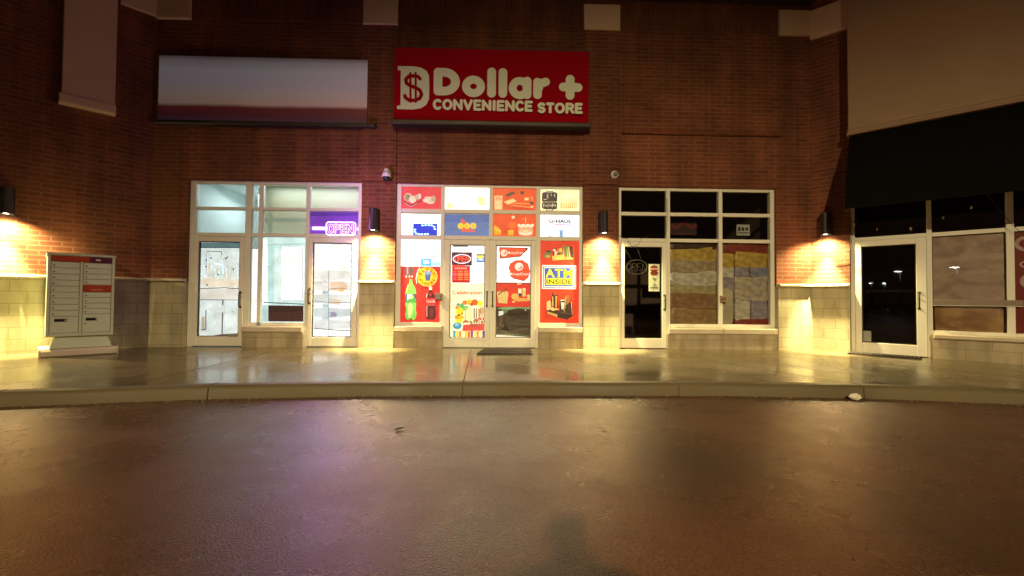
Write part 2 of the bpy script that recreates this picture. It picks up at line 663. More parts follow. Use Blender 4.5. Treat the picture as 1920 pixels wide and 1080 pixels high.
class Art(MB):
    """flat printed sheet drawn on the shop front's survey grid; every layer 0.6 mm proud of the last"""
    def __init__(self, p, emit=1.0, frame=fr_F, map=FX):
        super().__init__(frame)
        self.p = p
        self.e = emit
        self.map = map
        self.k = 0

    def lay(self):
        self.k += 1
        return self.p + self.k * .0007

    def m_(self, c, e=None):
        return paper(tuple(c), self.e if e is None else e) if not isinstance(c, bpy.types.Material) else c

    def poly(self, pts, c, e=None):
        p = self.lay()
        P = [(u, p, z) for u, z in (self.map(*q) for q in pts)]
        self.face(P, self.m_(c, e))

    def rect(self, x0, y0, x1, y1, c, e=None):
        self.poly([(x0, y1), (x1, y1), (x1, y0), (x0, y0)], c, e)

    def sheet(self, x0, y0, x1, y1, c, e=None, thick=.0015):
        (u0, z0), (u1, _), (_, z1) = self.map(x0, y1), self.map(x1, y1), self.map(x1, y0)
        u0, z1b = self.map(x0, y0)
        self.box(u0, u1, self.p - thick, self.p, z0, z1, self.m_(c, e))

    def ell(self, cx, cy, rx, ry, c, n=20, a0=0, a1=360, e=None, rot=0):
        ca, sa = math.cos(R(rot)), math.sin(R(rot))
        pts = []
        for k in range(n):
            g = R(a0 + (a1 - a0) * k / (n if a1 - a0 == 360 else n - 1))
            x, y = rx * math.cos(g), ry * math.sin(g)
            pts.append((cx + x * ca - y * sa, cy - x * sa - y * ca))
        self.poly(pts, c, e)

    def line(self, pts, wpx, c, e=None, closed=False):
        """stroked polyline made of quads, each with its own tiny step"""
        pts = list(pts) + ([pts[0]] if closed else [])
        for (x0, y0), (x1, y1) in zip(pts, pts[1:]):
            d = math.hypot(x1 - x0, y1 - y0) or 1
            nx, ny = -(y1 - y0) / d * wpx / 2, (x1 - x0) / d * wpx / 2
            self.poly([(x0 + nx, y0 + ny), (x1 + nx, y1 + ny), (x1 - nx, y1 - ny), (x0 - nx, y0 - ny)], c, e)

    def text(self, s, x0, y0, x1, y1, c, bold=.012, e=None, rot=0, spacing=1.0):
        vs, fs = text_polys(s, bold, spacing)
        if not vs: return
        ax, bx = min(v[0] for v in vs), max(v[0] for v in vs)
        ay, by = min(v[1] for v in vs), max(v[1] for v in vs)
        p = self.lay()
        V = []
        cx, cy = (x0 + x1) / 2, (y0 + y1) / 2
        ca, sa = math.cos(R(rot)), math.sin(R(rot))
        for x, y in vs:
            X = (x - ax) / (bx - ax) * (x1 - x0) + x0 - cx
            Y = y1 - (y - ay) / (by - ay) * (y1 - y0) - cy
            X, Y = X * ca + Y * sa + cx, -X * sa + Y * ca + cy
            u, z = self.map(X, Y)
            V.append((u, p, z))
        self.mesh(V, fs, self.m_(c, e), False)

    def arctext(self, s, cx, cy, r, h, a0, a1, c, inward=False, e=None, bold=.02):
        n = len(s)
        for i, ch in enumerate(s):
            a = a0 + (a1 - a0) * (i / (n - 1))
            x, y = cx + r * math.cos(R(a)), cy - r * math.sin(R(a))
            self.text(ch, x - h * .36, y - h / 2, x + h * .36, y + h / 2, c, bold, e, rot=(a + 90 if inward else a - 90))


# rounded letters as thick strokes (for moulded sign letters and neon): unit box 0..1 wide, 0..1 high
def arc(cx, cy, rx, ry, a0, a1, n=12):
    return [(cx + rx * math.cos(R(a0 + (a1 - a0) * k / n)), cy + ry * math.sin(R(a0 + (a1 - a0) * k / n))) for k in range(n + 1)]


STROKE = {
    'D': [[(0, 0), (0, 1)] + arc(.35, .5, .65, .5, 90, -90) + [(0, 0)]],
    'o': [arc(.5, .5, .5, .5, 0, 360, 20)],
    'l': [[(.5, 0), (.5, 1)]],
    'O': [arc(.5, .5, .5, .5, 0, 360, 24)],
    'P': [[(0, 0), (0, 1)] + arc(.5, .74, .5, .26, 90, -90) + [(0, .48)]],
    'E': [[(1, 1), (0, 1), (0, 0), (1, 0)], [(0, .5), (.85, .5)]],
    'N': [[(0, 0), (0, 1), (1, 0), (1, 1)]],
    'C': [arc(.55, .5, .55, .5, 50, 310, 16)],
    'V': [[(0, 1), (.5, 0), (1, 1)]],
    'I': [[(.5, 0), (.5, 1)]],
    'S': [arc(.5, .75, .48, .25, 30, 270, 10) + arc(.5, .25, .5, .25, 90, -150, 10)],
    'T': [[(0, 1), (1, 1)], [(.5, 1), (.5, 0)]],
    'R': [[(0, 0), (0, 1)] + arc(.5, .74, .45, .26, 90, -90) + [(0, .48)], [(.5, .48), (1, 0)]],
}


def strokes(mb, ch, x0, y0, x1, y1, r, p, mt, flat=.4, seg=8, map=FX, inset=True):
    """one letter; box in survey units, r = half stroke width in the same units"""
    ins = r if inset else 0
    for pl in STROKE[ch]:
        P = []
        for a, b in pl:
            X = x0 + ins + a * (x1 - x0 - 2 * ins)
            Y = y1 - ins - b * (y1 - y0 - 2 * ins)
            u, z = map(X, Y)
            P.append((u, p, z))
        rm = r / 95.5
        thick_line(mb, P, rm, mt, flat, seg)


def thick_line(mb, P, rm, mt, flat=.4, seg=8):
    closed = (Vector(P[0]) - Vector(P[-1])).length < 1e-6
    # split at sharp corners so the tube keeps its width
    runs, cur = [], [P[0]]
    for i in range(1, len(P)):
        cur.append(P[i])
        if i < len(P) - 1:
            a = (Vector(P[i]) - Vector(P[i - 1])).normalized()
            b = (Vector(P[i + 1]) - Vector(P[i])).normalized()
            if a.dot(b) < .75:
                runs.append(cur)
                cur = [P[i]]
    runs.append(cur)
    for rn in runs:
        mb.tube(rn, rm, mt, seg, flat, caps=False)
        for e in (rn[0], rn[-1]):
            mb.ball(e, rm, mt, ry=rm * flat, seg=12, rings=6)


# ================================================================== THE SETTING
def kerb_line(off=0):
    pts = [(-30, -17), (-16, -9.6), (-9, -5.75), (-7, -4.95), (-5, -4.24), (-3.1, -3.86), (-1.6, -3.71), (-.3, -3.66), (1.2, -3.645), (2.6, -3.66),
           (4.1, -3.76), (5.75, -4.06), (7.5, -4.72), (9.5, -5.75), (16, -9.4), (30, -17)]
    return [(x, y + off) for x, y in pts]


mb = MB(fr_W)
mb.face([(-150, -150, 0), (150, -150, 0), (150, 150, 0), (-150, 150, 0)], M['asphalt'])
o = mb.build('parking_lot'); o['kind'] = 'structure'

mb = MB(fr_W)
k1 = kerb_line(.16)
for (a, b) in zip(k1, k1[1:]):
    mb.face([(a[0], a[1], KERB), (b[0], b[1], KERB), (b[0], 9, KERB), (a[0], 9, KERB)], M['pavement'])
# contraction joints sawn in the slab
for (x0, y0, x1, y1) in ((-.40, -3.5, -.52, -.02), (4.10, -3.55, 2.9, -.02), (-4.0, -3.85, -4.0, -.02), (7.2, -4.4, 5.6, -.3)):
    mb.face([(x0 - .006, y0, KERB + .003), (x0 + .006, y0, KERB + .003), (x1 + .006, y1, KERB + .003), (x1 - .006, y1, KERB + .003)], M['joint'])
o = mb.build('sidewalk'); o['kind'] = 'structure'

mb = MB(fr_W)
# rounded kerb nose: profile swept along the line, broken by joints
prof = [(0, -.02), (.012, .09), (.030, .125), (.06, KERB + .001), (.165, KERB + .004), (.165, 0)]
k0 = kerb_line(0)
fine = []
for (a, b) in zip(k0, k0[1:]):
    nseg = max(1, int(abs(b[0] - a[0]) / .25))
    for i in range(nseg):
        t = i / nseg
        fine.append((a[0] + (b[0] - a[0]) * t, a[1] + (b[1] - a[1]) * t))
fine.append(k0[-1])
vs, fs = [], []
for i, (x, y) in enumerate(fine):
    for (d, z) in prof:
        vs.append((x, y + d + .004 * math.sin(x * 3.1) + .003 * math.sin(x * 7.7), z))
np_ = len(prof)
for i in range(len(fine) - 1):
    for k in range(np_ - 1):
        fs.append((i * np_ + k, (i + 1) * np_ + k, (i + 1) * np_ + k + 1, i * np_ + k + 1))
mb.mesh(vs, fs, M['kerb'], True)
for x in (-7.1, -5.0, -3.13, -.40, 2.1, 4.2, 6.3):
    for i in range(len(k0) - 1):
        if k0[i][0] <= x <= k0[i + 1][0]:
            t = (x - k0[i][0]) / (k0[i + 1][0] - k0[i][0])
            y = k0[i][1] + t * (k0[i + 1][1] - k0[i][1])
    mb.face([(x - .007, y - .006, 0), (x + .007, y - .006, 0), (x + .007, y + .012, .12), (x - .007, y + .012, .12)], M['joint'])
    mb.face([(x - .007, y + .05, KERB + .008), (x + .007, y + .05, KERB + .008), (x + .007, y + .2, KERB + .008), (x - .007, y + .2, KERB + .008)], M['joint'])
o = mb.build('kerb'); o['kind'] = 'structure'

# ================================================================== THE BUILDING
B = thing('shop_building', 'red brick strip mall corner with cream stone base, three storefronts and angled wings', 'building', (0, 0, KERB))
P0 = KERB
HEAD = 3.36
Z1 = 1.44      # top of stone base
TOP = 6.98


def wall_cells(mb, u0, u1, z0, z1, p, holes, mt, depth=.14, rmt=None, skip=None):
    us = sorted({u0, u1, *[h[0] for h in holes], *[h[1] for h in holes]})
    zs = sorted({z0, z1, *[h[2] for h in holes], *[h[3] for h in holes]})
    us = [u for u in us if u0 <= u <= u1]
    zs = [z for z in zs if z0 <= z <= z1]
    for a, b in zip(us, us[1:]):
        for c, d in zip(zs, zs[1:]):
            mu, mz = (a + b) / 2, (c + d) / 2
            if any(h[0] < mu < h[1] and h[2] < mz < h[3] for h in holes): continue
            mb.face([(a, p, c), (b, p, c), (b, p, d), (a, p, d)], mt)
    for h in holes:
        a, b, c, d = max(h[0], u0), min(h[1], u1), max(h[2], z0), min(h[3], z1)
        if c >= d: continue
        q = p - depth
        mb.face([(a, p, c), (a, q, c), (a, q, d), (a, p, d)], rmt or mt)
        mb.face([(b, q, c), (b, p, c), (b, p, d), (b, q, d)], rmt or mt)
        if d < z1 - 1e-6 or h[3] <= z1: mb.face([(a, p, d), (a, q, d), (b, q, d), (b, p, d)], rmt or mt)


OPEN_F = [(-5.99, -2.68, P0, HEAD), (-2.02, 1.66, P0, HEAD), (2.37, 5.54, P0, HEAD)]
OPEN_R = [(.62, 6.0, P0, 3.6)]
mb = MB(fr_F)
wall_cells(mb, -6.65, 6.25, Z1, 6.5, 0, OPEN_F, M['brick'])
# brick piers and the corner strips stand proud of the panels above the shopfronts
for a, b in ((-2.68, -2.02), (1.66, 2.36)):
    mb.box(a, b, 0, .035, HEAD + .02, 6.47, M['brick'], skip='b')
mb.build('brick_wall', root=B)
mb = MB(fr_F)
wall_cells(mb, -6.65, 6.25, 6.5, TOP + .35, .012, [], M['soldier'])
mb.face([(-6.65, .012, 6.5), (6.25, .012, 6.5), (6.25, 0, 6.5), (-6.65, 0, 6.5)], M['soldier'])
mb.build('soldier_course', root=B)
for nm, fr, u0, u1, holes in (('R', fr_R, 0, 12, OPEN_R), ('L', fr_L, -14, 0, [])):
    mb = MB(fr)
    wall_cells(mb, u0, u1, Z1, TOP + .35, 0, holes, M['brick'])
    o = mb.build('brick_wall', root=B)
# stone base
SK = .055
for a, b in ((-6.67, -5.99), (-2.68, -2.02), (1.66, 2.37), (5.54, 6.27)):
    mb = MB(fr_F)
    mb.box(a, b, -.14, SK, 0, Z1 - .05, M['stone'], skip='bt')
    mb.build('stone_base', root=B)
mb = MB(fr_R); mb.box(-.03, .62, -.14, SK, 0, Z1 - .05, M['stone'], skip='bt'); mb.build('stone_base', root=B)
mb = MB(fr_L); mb.box(-14, .03, -.14, SK, 0, Z1 - .05, M['stone'], skip='bt'); mb.build('stone_base', root=B)
# cap stones: bevelled, in lengths
def capstones(fr, spans, z=Z1 - .05, h=.05, d=.115):
    for a, b in spans:
        mb = MB(fr)
        nn = max(1, round((b - a) / .9))
        for i in range(nn):
            x0, x1 = a + (b - a) * i / nn, a + (b - a) * (i + 1) / nn
            mb.bbox(x0 + .002, x1 - .002, -.02, d, z, z + h, M['cap'], .012)
        mb.build('stone_cap', root=B)
capstones(fr_F, [(-6.60, -5.985), (-2.685, -2.015), (1.655, 2.375), (5.535, 6.19)])
capstones(fr_R, [(-.01, .625)])
capstones(fr_L, [(-14, .01)])
# low stone panels under the shop windows, with sill
SILLS = [(FX(455, 600)[0], FX(569, 600)[0], .545), (-2.02, FX(830, 600)[0], .57), (FX(1009, 600)[0], 1.66, .57), (FX(1252, 600)[0], 5.54, .555)]
for a, b, zt in SILLS:
    mb = MB(fr_F); mb.box(a, b, -.12, .02, 0, zt - .12, M['stone_small'], skip='b'); mb.build('stone_base', root=B)
    mb = MB(fr_F)
    nn = max(1, round((b - a) / 1.1))
    for i in range(nn):
        mb.bbox(a + (b - a) * i / nn + .002, a + (b - a) * (i + 1) / nn - .002, -.12, .055, zt - .12, zt, M['cap'], .02)
    mb.build('window_sill', root=B)
mb = MB(fr_R); mb.box(1.77, 6.0, -.12, .02, 0, .48, M['stone_small'], skip='b'); mb.build('stone_base', root=B)
mb = MB(fr_R)
for i in range(4): mb.bbox(1.77 + i * 1.05 + .002, 1.77 + (i + 1) * 1.05 - .002, -.12, .07, .48, .565, M['cap'], .02)
mb.build('window_sill', root=B)
# stucco blocks under the parapet
for a, b in ((-2.69, -2.01), (1.65, 2.37)):
    mb = MB(fr_F); mb.bbox(a, b, 0, .075, 6.45, 6.965, M['stucco'], .012); mb.build('stucco_block', root=B)
mb = MB(fr_F); mb.bbox(-6.65, -6.0, 0, .07, 6.47, 6.96, M['stucco'], .01); mb.build('stucco_block', root=B)
mb = MB(fr_F); mb.bbox(5.60, 6.24, 0, .07, 6.45, 6.96, M['stucco'], .01); mb.build('stucco_block', root=B)
mb = MB(fr_R); mb.bbox(.01, .68, 0, .07, 6.36, 6.95, M['stucco'], .01); mb.build('stucco_block', root=B)
mb = MB(fr_L); mb.bbox(-.55, -.01, 0, .07, 6.5, 6.98, M['stucco'], .01); mb.build('stucco_block', root=B)
# tall stucco pilaster on the left wing with a thicker foot
mb = MB(fr_L)
mb.bbox(-1.29, -.60, 0, .13, 4.55, 8.4, M['stucco'], .01)
mb.build('stucco_pilaster', root=B)
mb = MB(fr_L)
mb.bbox(-1.32, -.585, 0, .16, 4.39, 4.56, M['stucco'], .015)
mb.build('pilaster_foot', root=B)
# parapet coping and roof
mb = MB(fr_F); mb.box(-6.65, 6.25, -.4, .10, 7.10, 7.45, M['coping']); mb.build('parapet_coping', root=B)
mb = MB(fr_L); mb.box(-14, 0, -.4, .10, 8.4, 8.6, M['coping']); mb.face([(-14, 0, TOP + .35), (0, 0, TOP + .35), (0, 0, 8.4), (-14, 0, 8.4)], M['brick']); mb.build('parapet_coping', root=B)
mb = MB(fr_W)
mb.face([(-17, -10, 7.2), (-6.7, .1, 7.2), (-6.7, 14, 7.2), (-17, 14, 7.2)], M['coping'])
mb.face([(-6.7, .1, 7.2), (6.3, .1, 7.2), (6.3, 14, 7.2), (-6.7, 14, 7.2)], M['coping'])
mb.face([(6.3, .1, 7.2), (15, -8.3, 7.2), (15, 14, 7.2), (6.3, 14, 7.2)], M['coping'])
mb.build('flat_roof', root=B)
# right wing: big pale fascia with drip mould, black awning below it
mb = MB(fr_R)
mb.bbox(.645, 12, -.02, .30, 4.30, 8.6, M['fascia'], .01)
mb.build('fascia', root=B)
mb = MB(fr_R)
mb.bbox(.625, 12, -.02, .335, 4.20, 4.245, M['fascia'], .01)
mb.bbox(.635, 12, -.02, .318, 4.245, 4.298, M['fascia'], .008)
mb.build('fascia_trim', root=B)
mb = MB(fr_R)
a0, a1 = .66, 6.2
prof = [(.02, 4.18), (.26, 4.18), (.86, 3.02), (.865, 2.74), (.85, 2.74), (.84, 3.0), (.24, 4.12), (.02, 4.12)]
for i in range(len(prof) - 1):
    (p, z), (q, y) = prof[i], prof[i + 1]
    for k in range(12):
        s0, s1 = a0 + (a1 - a0) * k / 12, a0 + (a1 - a0) * (k + 1) / 12
        mb.face([(s0, p, z), (s1, p, z), (s1, q, y), (s0, q, y)], M['awning'])
for s in (a0, a1):
    mb.face([(s, .02, 4.15), (s, .25, 4.15), (s, .85, 3.01), (s, .85, 2.74), (s, .02, 3.02)], M['awning'])
mb.build('awning', root=B)

# ------------------------------------------------------------------ storefront frames
FD = -.055       # face of the aluminium frames, set back in the opening
GP = -.09        # glass plane


def xs(*px, y=500): return [FX(x, y)[0] for x in px]


def frame_grid(fr, u0, u1, z0, z1, vbars, hbars, lead):
    """vbars: (u0,u1,z0,z1), hbars likewise; butted"""
    mb = MB(fr)
    for a, b, c, d in vbars:
        mb.bbox(a, b, FD - .10, FD, c, d, M['alu'], .005)
    for a, b, c, d in hbars:
        mb.bbox(a + .001, b - .001, FD - .10, FD - .004, c, d, M['alu'], .005)
    # thin dark reveal joint round the frame
    return mb


def pane(fr, par, u0, u1, z0, z1, p=GP, mt=None):
    mb = MB(fr)
    mb.box(u0 - .008, u1 + .008, p - .006, p, z0 - .008, z1 + .008, mt or M['glass'])
    return mb.build('pane', parent=par, root=B)


def door(fr, u0, u1, z0, z1, g, hs, hz, two=True, hinge=True):
    """aluminium stile door: leaf, glass, pull handle, lock, closer hinges"""
    gu0, gu1, gz0, gz1 = g
    mb = MB(fr)
    for a, b, c, d in ((u0, gu0, z0, z1), (gu1, u1, z0, z1)):
        mb.bbox(a, b, FD - .085, FD + .012, c, d, M['alu'], .006)
    for c, d in ((z0, gz0), (gz1, z1)):
        mb.bbox(gu0 + .001, gu1 - .001, FD - .083, FD + .008, c, d, M['alu'], .006)
    # glazing beads
    bw = .014
    for a, b, c, d in ((gu0, gu0 + bw, gz0, gz1), (gu1 - bw, gu1, gz0, gz1)):
        mb.box(a, b, FD - .05, FD - .008, c, d, M['darksteel'])
    for c, d in ((gz0, gz0 + bw), (gz1 - bw, gz1)):
        mb.box(gu0 + bw, gu1 - bw, FD - .05, FD - .010, c, d, M['darksteel'])
    dr = mb.build('door', root=B)
    mb = MB(fr)
    mb.box(gu0, gu1, GP - .006, GP, gz0, gz1, M['glass'])
    mb.build('door_glass', parent=dr, root=B)
    # bow pull handle
    mb = MB(fr)
    sgn = 1
    pts = [(hs, FD + .012, hz - .14), (hs, FD + .065, hz - .14), (hs - sgn * 0, FD + .075, hz - .10), (hs, FD + .075, hz + .10), (hs, FD + .065, hz + .14), (hs, FD + .012, hz + .14)]
    mb.tube(pts, .012, M['darksteel'], 8)
    for z in (hz - .14, hz + .14):
        mb.cyl((hs, FD + .010, z), .024, .008, M['steel'], 16, 'y')
    mb.cyl((hs, FD + .010, hz + .04), .014, .014, M['steel'], 14, 'y')
    mb.build('handle', parent=dr, root=B)
    return dr


# storefront one -------------------------------------------------
zt = [3.36, 3.295, 2.85, 2.795, 2.345, 2.275]
x = xs(350, 363, 455, 459, 466, 480, 486, 569.5, 578, 668.5, 676)
L, Rr = -5.985, -2.685
vb = [(L, -5.875, P0, HEAD), (x[2], x[4], P0, HEAD), (x[5], x[6] + .01, .61, HEAD), (x[7], x[8] - .02, P0, HEAD), (x[9], Rr, P0, HEAD)]
hb = []
cols1 = [(-5.875, x[2]), (x[4], x[5]), (x[6] + .01, x[7]), (x[8] - .02, x[9])]
for i, (a, b) in enumerate(cols1):
    hb += [(a, b, zt[1], zt[0]), (a, b, zt[3], zt[2]), (a, b, zt[5], zt[4])]
    if i in (1, 2): hb.append((a, b, .545, .61))
mb = frame_grid(fr_F, 0, 0, 0, 0, vb, hb, 0)
SF1 = mb.build('window_frame', root=B)
for i, (a, b) in enumerate(cols1):
    pane(fr_F, SF1, a, b, zt[2], zt[1]); pane(fr_F, SF1, a, b, zt[4], zt[3])
    if i in (1, 2): pane(fr_F, SF1, a, b, .61, zt[5])
door(fr_F, -5.872, x[2] - .003, P0 + .015, zt[5] - .006, (*xs(368.5, 446), .335, 2.17), x[2] - .05, 1.05)
door(fr_F, x[8] - .017, x[9] - .003, P0 + .015, zt[5] - .006, (*xs(584, 658), .335, 2.17), x[8] + .015, 1.13)

# storefront two -------------------------------------------------
x = xs(741, 750, 825, 832, 917.5, 918.5, 1005, 1013, 1087, 1093)
zz = [3.36, 3.30, 2.865, 2.79, 2.345, 2.265]
mid0, mid1 = xs(916, 923.5)
vb = [(-2.015, x[1], .57, HEAD), (x[2], x[3], P0, HEAD), (mid0, mid1, zz[4] - .075, HEAD), (x[6], x[7], P0, HEAD), (x[8], 1.655, .57, HEAD)]
cols2 = [(x[1], x[2]), (x[3], mid0), (mid1, x[6]), (x[7], x[8])]
hb = []
for i, (a, b) in enumerate(cols2):
    hb += [(a, b, zz[1], zz[0]), (a, b, zz[3], zz[2]), (a, b, zz[5], zz[4])]
    if i in (0, 3): hb.append((a, b, .57, .635))
mb = frame_grid(fr_F, 0, 0, 0, 0, vb, hb, 0)
SF2 = mb.build('window_frame', root=B)
for i, (a, b) in enumerate(cols2):
    pane(fr_F, SF2, a, b, zz[2], zz[1]); pane(fr_F, SF2, a, b, zz[4], zz[3])
    if i in (0, 3): pane(fr_F, SF2, a, b, .635, zz[5])
mid = FX(918.3, 500)[0]
door(fr_F, x[3] + .003, mid - .003, P0 + .012, zz[5] - .006, (*xs(843, 909), .34, 2.165), mid - .05, 1.10)
door(fr_F, mid + .003, x[6] - .003, P0 + .012, zz[5] - .006, (*xs(930, 996), .34, 2.165), mid + .06, 1.10)

# storefront three -----------------------------------------------
x = xs(1160, 1166, 1251.5, 1258.5, 1350.5, 1357.5, 1448, 1456)
zz3 = [3.36, 3.29, 2.86, 2.79, 2.335, 2.265]
vb = [(2.375, x[1], P0, HEAD), (x[2], x[3], P0, HEAD), (x[4], x[5], .56, HEAD), (x[6], 5.535, .56, HEAD)]
cols3 = [(x[1], x[2]), (x[3], x[4]), (x[5], x[6])]
hb = []
for i, (a, b) in enumerate(cols3):
    hb += [(a, b, zz3[1], zz3[0]), (a, b, zz3[3], zz3[2]), (a, b, zz3[5], zz3[4])]
    if i: hb.append((a, b, .56, .63))
mb = frame_grid(fr_F, 0, 0, 0, 0, vb, hb, 0)
SF3 = mb.build('window_frame', root=B)
for i, (a, b) in enumerate(cols3):
    pane(fr_F, SF3, a, b, zz3[2], zz3[1]); pane(fr_F, SF3, a, b, zz3[4], zz3[3])
    if i: pane(fr_F, SF3, a, b, .63, zz3[5])
door(fr_F, x[1] + .003, x[2] - .003, P0 + .012, zz3[5] - .006, (*xs(1172.5, 1243), .345, 2.165), x[2] - .045, 1.06)

# storefront on the right wing -----------------------------------
ZR = [3.6, 2.32, 2.25]
vb = [(.625, .69, P0, 3.6), (1.70, 1.77, P0, 3.6), (2.645, 2.735, .565, 3.6), (3.75, 3.84, .565, 3.6), (4.85, 4.94, .565, 3.6)]
colsR = [(.69, 1.70), (1.77, 2.645), (2.735, 3.75), (3.84, 4.85)]
hb = []
for i, (a, b) in enumerate(colsR):
    hb.append((a, b, ZR[2], ZR[1]))
    if i: hb.append((a, b, .565, .62))
mb = frame_grid(fr_R, 0, 0, 0, 0, vb, hb, 0)
SFR = mb.build('window_frame', root=B)
for i, (a, b) in enumerate(colsR):
    pane(fr_R, SFR, a, b, ZR[1], 3.6)
    if i: pane(fr_R, SFR, a, b, .62, ZR[2])
door(fr_R, .693, 1.697, P0 + .012, ZR[2] - .004, (.79, 1.56, .345, 2.145), 1.60, 1.13)

# ------------------------------------------------------------------ rooms behind the glass
def room(u0, u1, depth, h, mt, fr=fr_F, floor=None, name='interior_room'):
    mb = MB(fr)
    f, b = -.17, -depth
    mb.face([(u0, b, P0), (u1, b, P0), (u1, b, h), (u0, b, h)], mt)
    mb.face([(u0, f, P0), (u0, b, P0), (u0, b, h), (u0, f, h)], mt)
    mb.face([(u1, b, P0), (u1, f, P0), (u1, f, h), (u1, b, h)], mt)
    mb.face([(u0, f, h), (u1, f, h), (u1, b, h), (u0, b, h)], mt)
    mb.face([(u0, f, P0 + .006), (u1, f, P0 + .006), (u1, b, P0 + .006), (u0, b, P0 + .006)], floor or mt)
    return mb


floor1 = surf('pale_floor', (.5, .5, .46), .3)
mb = room(-6.05, -2.62, 4.2, 3.5, M['whiteroom'], floor=floor1)
mb.box(-4.85, -2.62, -.60, -.52, P0, 3.5, surf('partition_paint', (.62, .64, .52), .8, var=.04))           # partition behind the middle panes
mb.box(-5.35, -4.75, -2.2, -1.3, 2.82, 3.5, M['whiteroom'])          # bulkhead
mb.build('interior_room', root=B)
mb = room(-2.05, 1.69, 3.0, 3.5, surf('shop_wall', (.7, .66, .55), .7), floor=floor1)
mb.build('interior_room', root=B)
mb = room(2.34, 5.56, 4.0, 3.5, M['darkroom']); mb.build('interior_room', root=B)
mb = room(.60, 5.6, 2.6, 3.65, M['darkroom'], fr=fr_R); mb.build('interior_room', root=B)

lf = surf('ceiling_light_diffuser', (.9, 1, 1), .4, emit=2.5, ecol=(.80, .97, 1.0))
for i, (u, p, wd, dp) in enumerate(((-5.2, -2.9, 1.1, .5), (-5.3, -1.0, .9, .3), (-3.7, -2.9, 1.1, .5))):
    pass
tl = thing('ceiling_light', 'bright cool white light panel on the ceiling of the left unit', 'ceiling light', (-5.2, 2.6, 3.4))
mb = MB(fr_F); mb.box(-5.9, -4.7, -3.4, -2.5, 3.42, 3.46, lf); mb.build('diffuser', root=tl)
mb = MB(fr_F)
for a, b, c, d in ((-5.95, -5.9, -3.45, -2.45), (-4.7, -4.65, -3.45, -2.45)): mb.box(a, b, c, d, 3.40, 3.48, M['white'])
for c, d in ((-3.45, -3.4), (-2.5, -2.45)): mb.box(-5.9, -4.7, c, d, 3.40, 3.48, M['white'])
mb.build('frame', root=tl)
light('left_unit_light', 'AREA', (-5.25, 1.5, 3.35), 30, (.78, .97, 1.0), target=(-5.2, .9, 0), shape='RECTANGLE', size=.9, size_y=1.2)
light('added_partition_fill', 'AREA', (-3.7, .30, 3.35), 9, (.86, .97, .9), target=(-3.7, .36, 0), shape='RECTANGLE', size=1.8, size_y=.12)  # added strip of light in the gap, brightens the partition
light('store_light', 'AREA', (-.2, 1.3, 3.35), 90, (1, .93, .72), target=(-.2, .3, 0), shape='RECTANGLE', size=3.0, size_y=1.2)

# ================================================================== SIGNS ABOVE
# red sign with moulded letters
sg = thing('store_sign', 'red box sign with cream Dollar + convenience store lettering above the middle shop', 'sign', (-.16, -.2, 4.48))
sx0, sx1, sz0, sz1 = -2.055, 1.735, 4.50, 5.945
sign_red = surf('sign_red', (.40, .0015, .010), .85, var=.10, scale=1.5, spec=.08)
sign_cream = surf('sign_cream', (.88, .95, .72), .5, var=.05, scale=8)
mb = MB(fr_F)
mb.box(sx0, sx1, .036, .20, sz0, sz1, M['darkhousing'])
mb.build('cabinet', root=sg)
mb = MB(fr_F)
mb.bbox(sx0 + .018, sx1 - .018, .201, .208, sz0 + .03, sz1 - .018, sign_red, .003)
mb.build('face_panel', root=sg)
mb = MB(fr_F)
mb.bbox(sx0 - .02, sx1 + .02, .04, .26, sz0 - .075, sz0 + .012, M['coping'], .012)
mb.build('bottom_tray', root=sg)
LP = .212
mb = MB(fr_F)
def SG(x, y):
    u, z = FX(x, y)
    return (u * (1 - .208 / 8.87), CAM.z + (z - CAM.z) * (1 - .208 / 8.87))   # the face stands 0.2 m in front of the wall
def flat_line(mb, P, rm, mt):
    P = [Vector(q) for q in P]
    for i, q in enumerate(P):
        FK[0] += .00012
        mb.face([(q.x + rm * math.cos(R(g)), q.y + FK[0], q.z + rm * math.sin(R(g))) for g in range(0, 360, 15)], mt)
        if i < len(P) - 1:
            d = (P[i + 1] - q)
            if d.length < 1e-6: continue
            d.normalize()
            nx, nz = -d.z * rm, d.x * rm
            FK[0] += .00012
            b_ = P[i + 1]
            mb.face([(q.x + nx, q.y + FK[0], q.z + nz), (q.x - nx, q.y + FK[0], q.z - nz), (b_.x - nx, q.y + FK[0], b_.z - nz), (b_.x + nx, q.y + FK[0], b_.z + nz)], mt)
FK = [0]
def fstrokes(mb, ch, x0, y0, x1, y1, r, p, mt):
    for pl in STROKE[ch]:
        flat_line(mb, [(SG(x0 + r + a * (x1 - x0 - 2 * r), 0)[0], p, SG(x0, y1 - r - b * (y1 - y0 - 2 * r))[1]) for a, b in pl], r / 97.5, mt)
def box_letter(ch, x0, y0, x1, y1, r):
    fstrokes(mb, ch, x0, y0, x1, y1, r, LP, sign_cream)
box_letter('D', 815, 127, 864, 179, 8.2)
# fill the D's thick walls a little by a second, inner stroke
box_letter('o', 868, 141.5, 911, 182.5, 7.6)
box_letter('l', 915, 127, 931.5, 183.5, 8.2)
box_letter('l', 936, 128, 952.5, 184, 8.2)
box_letter('o', 955, 144.5, 997, 186.5, 7.4)
box_letter('l', 981, 144.5, 997.5, 186.5, 8.2)
box_letter('l', 1000.5, 146.5, 1017, 186.5, 8.2)
flat_line(mb, [(SG(1009, 168)[0], LP, SG(1009, 168)[1]), (SG(1012, 158)[0], LP, SG(1012, 158)[1]), (SG(1023, 154.5)[0], LP, SG(1023, 154.5)[1])], 8.0 / 97.5, sign_cream)
box_letter('l', 1061, 141, 1078, 188, 8.4)
flat_line(mb, [(SG(1056, 164)[0], LP, SG(1056, 164)[1]), (SG(1083.5, 165)[0], LP, SG(1083.5, 165)[1])], 8.4 / 97.5, sign_cream)
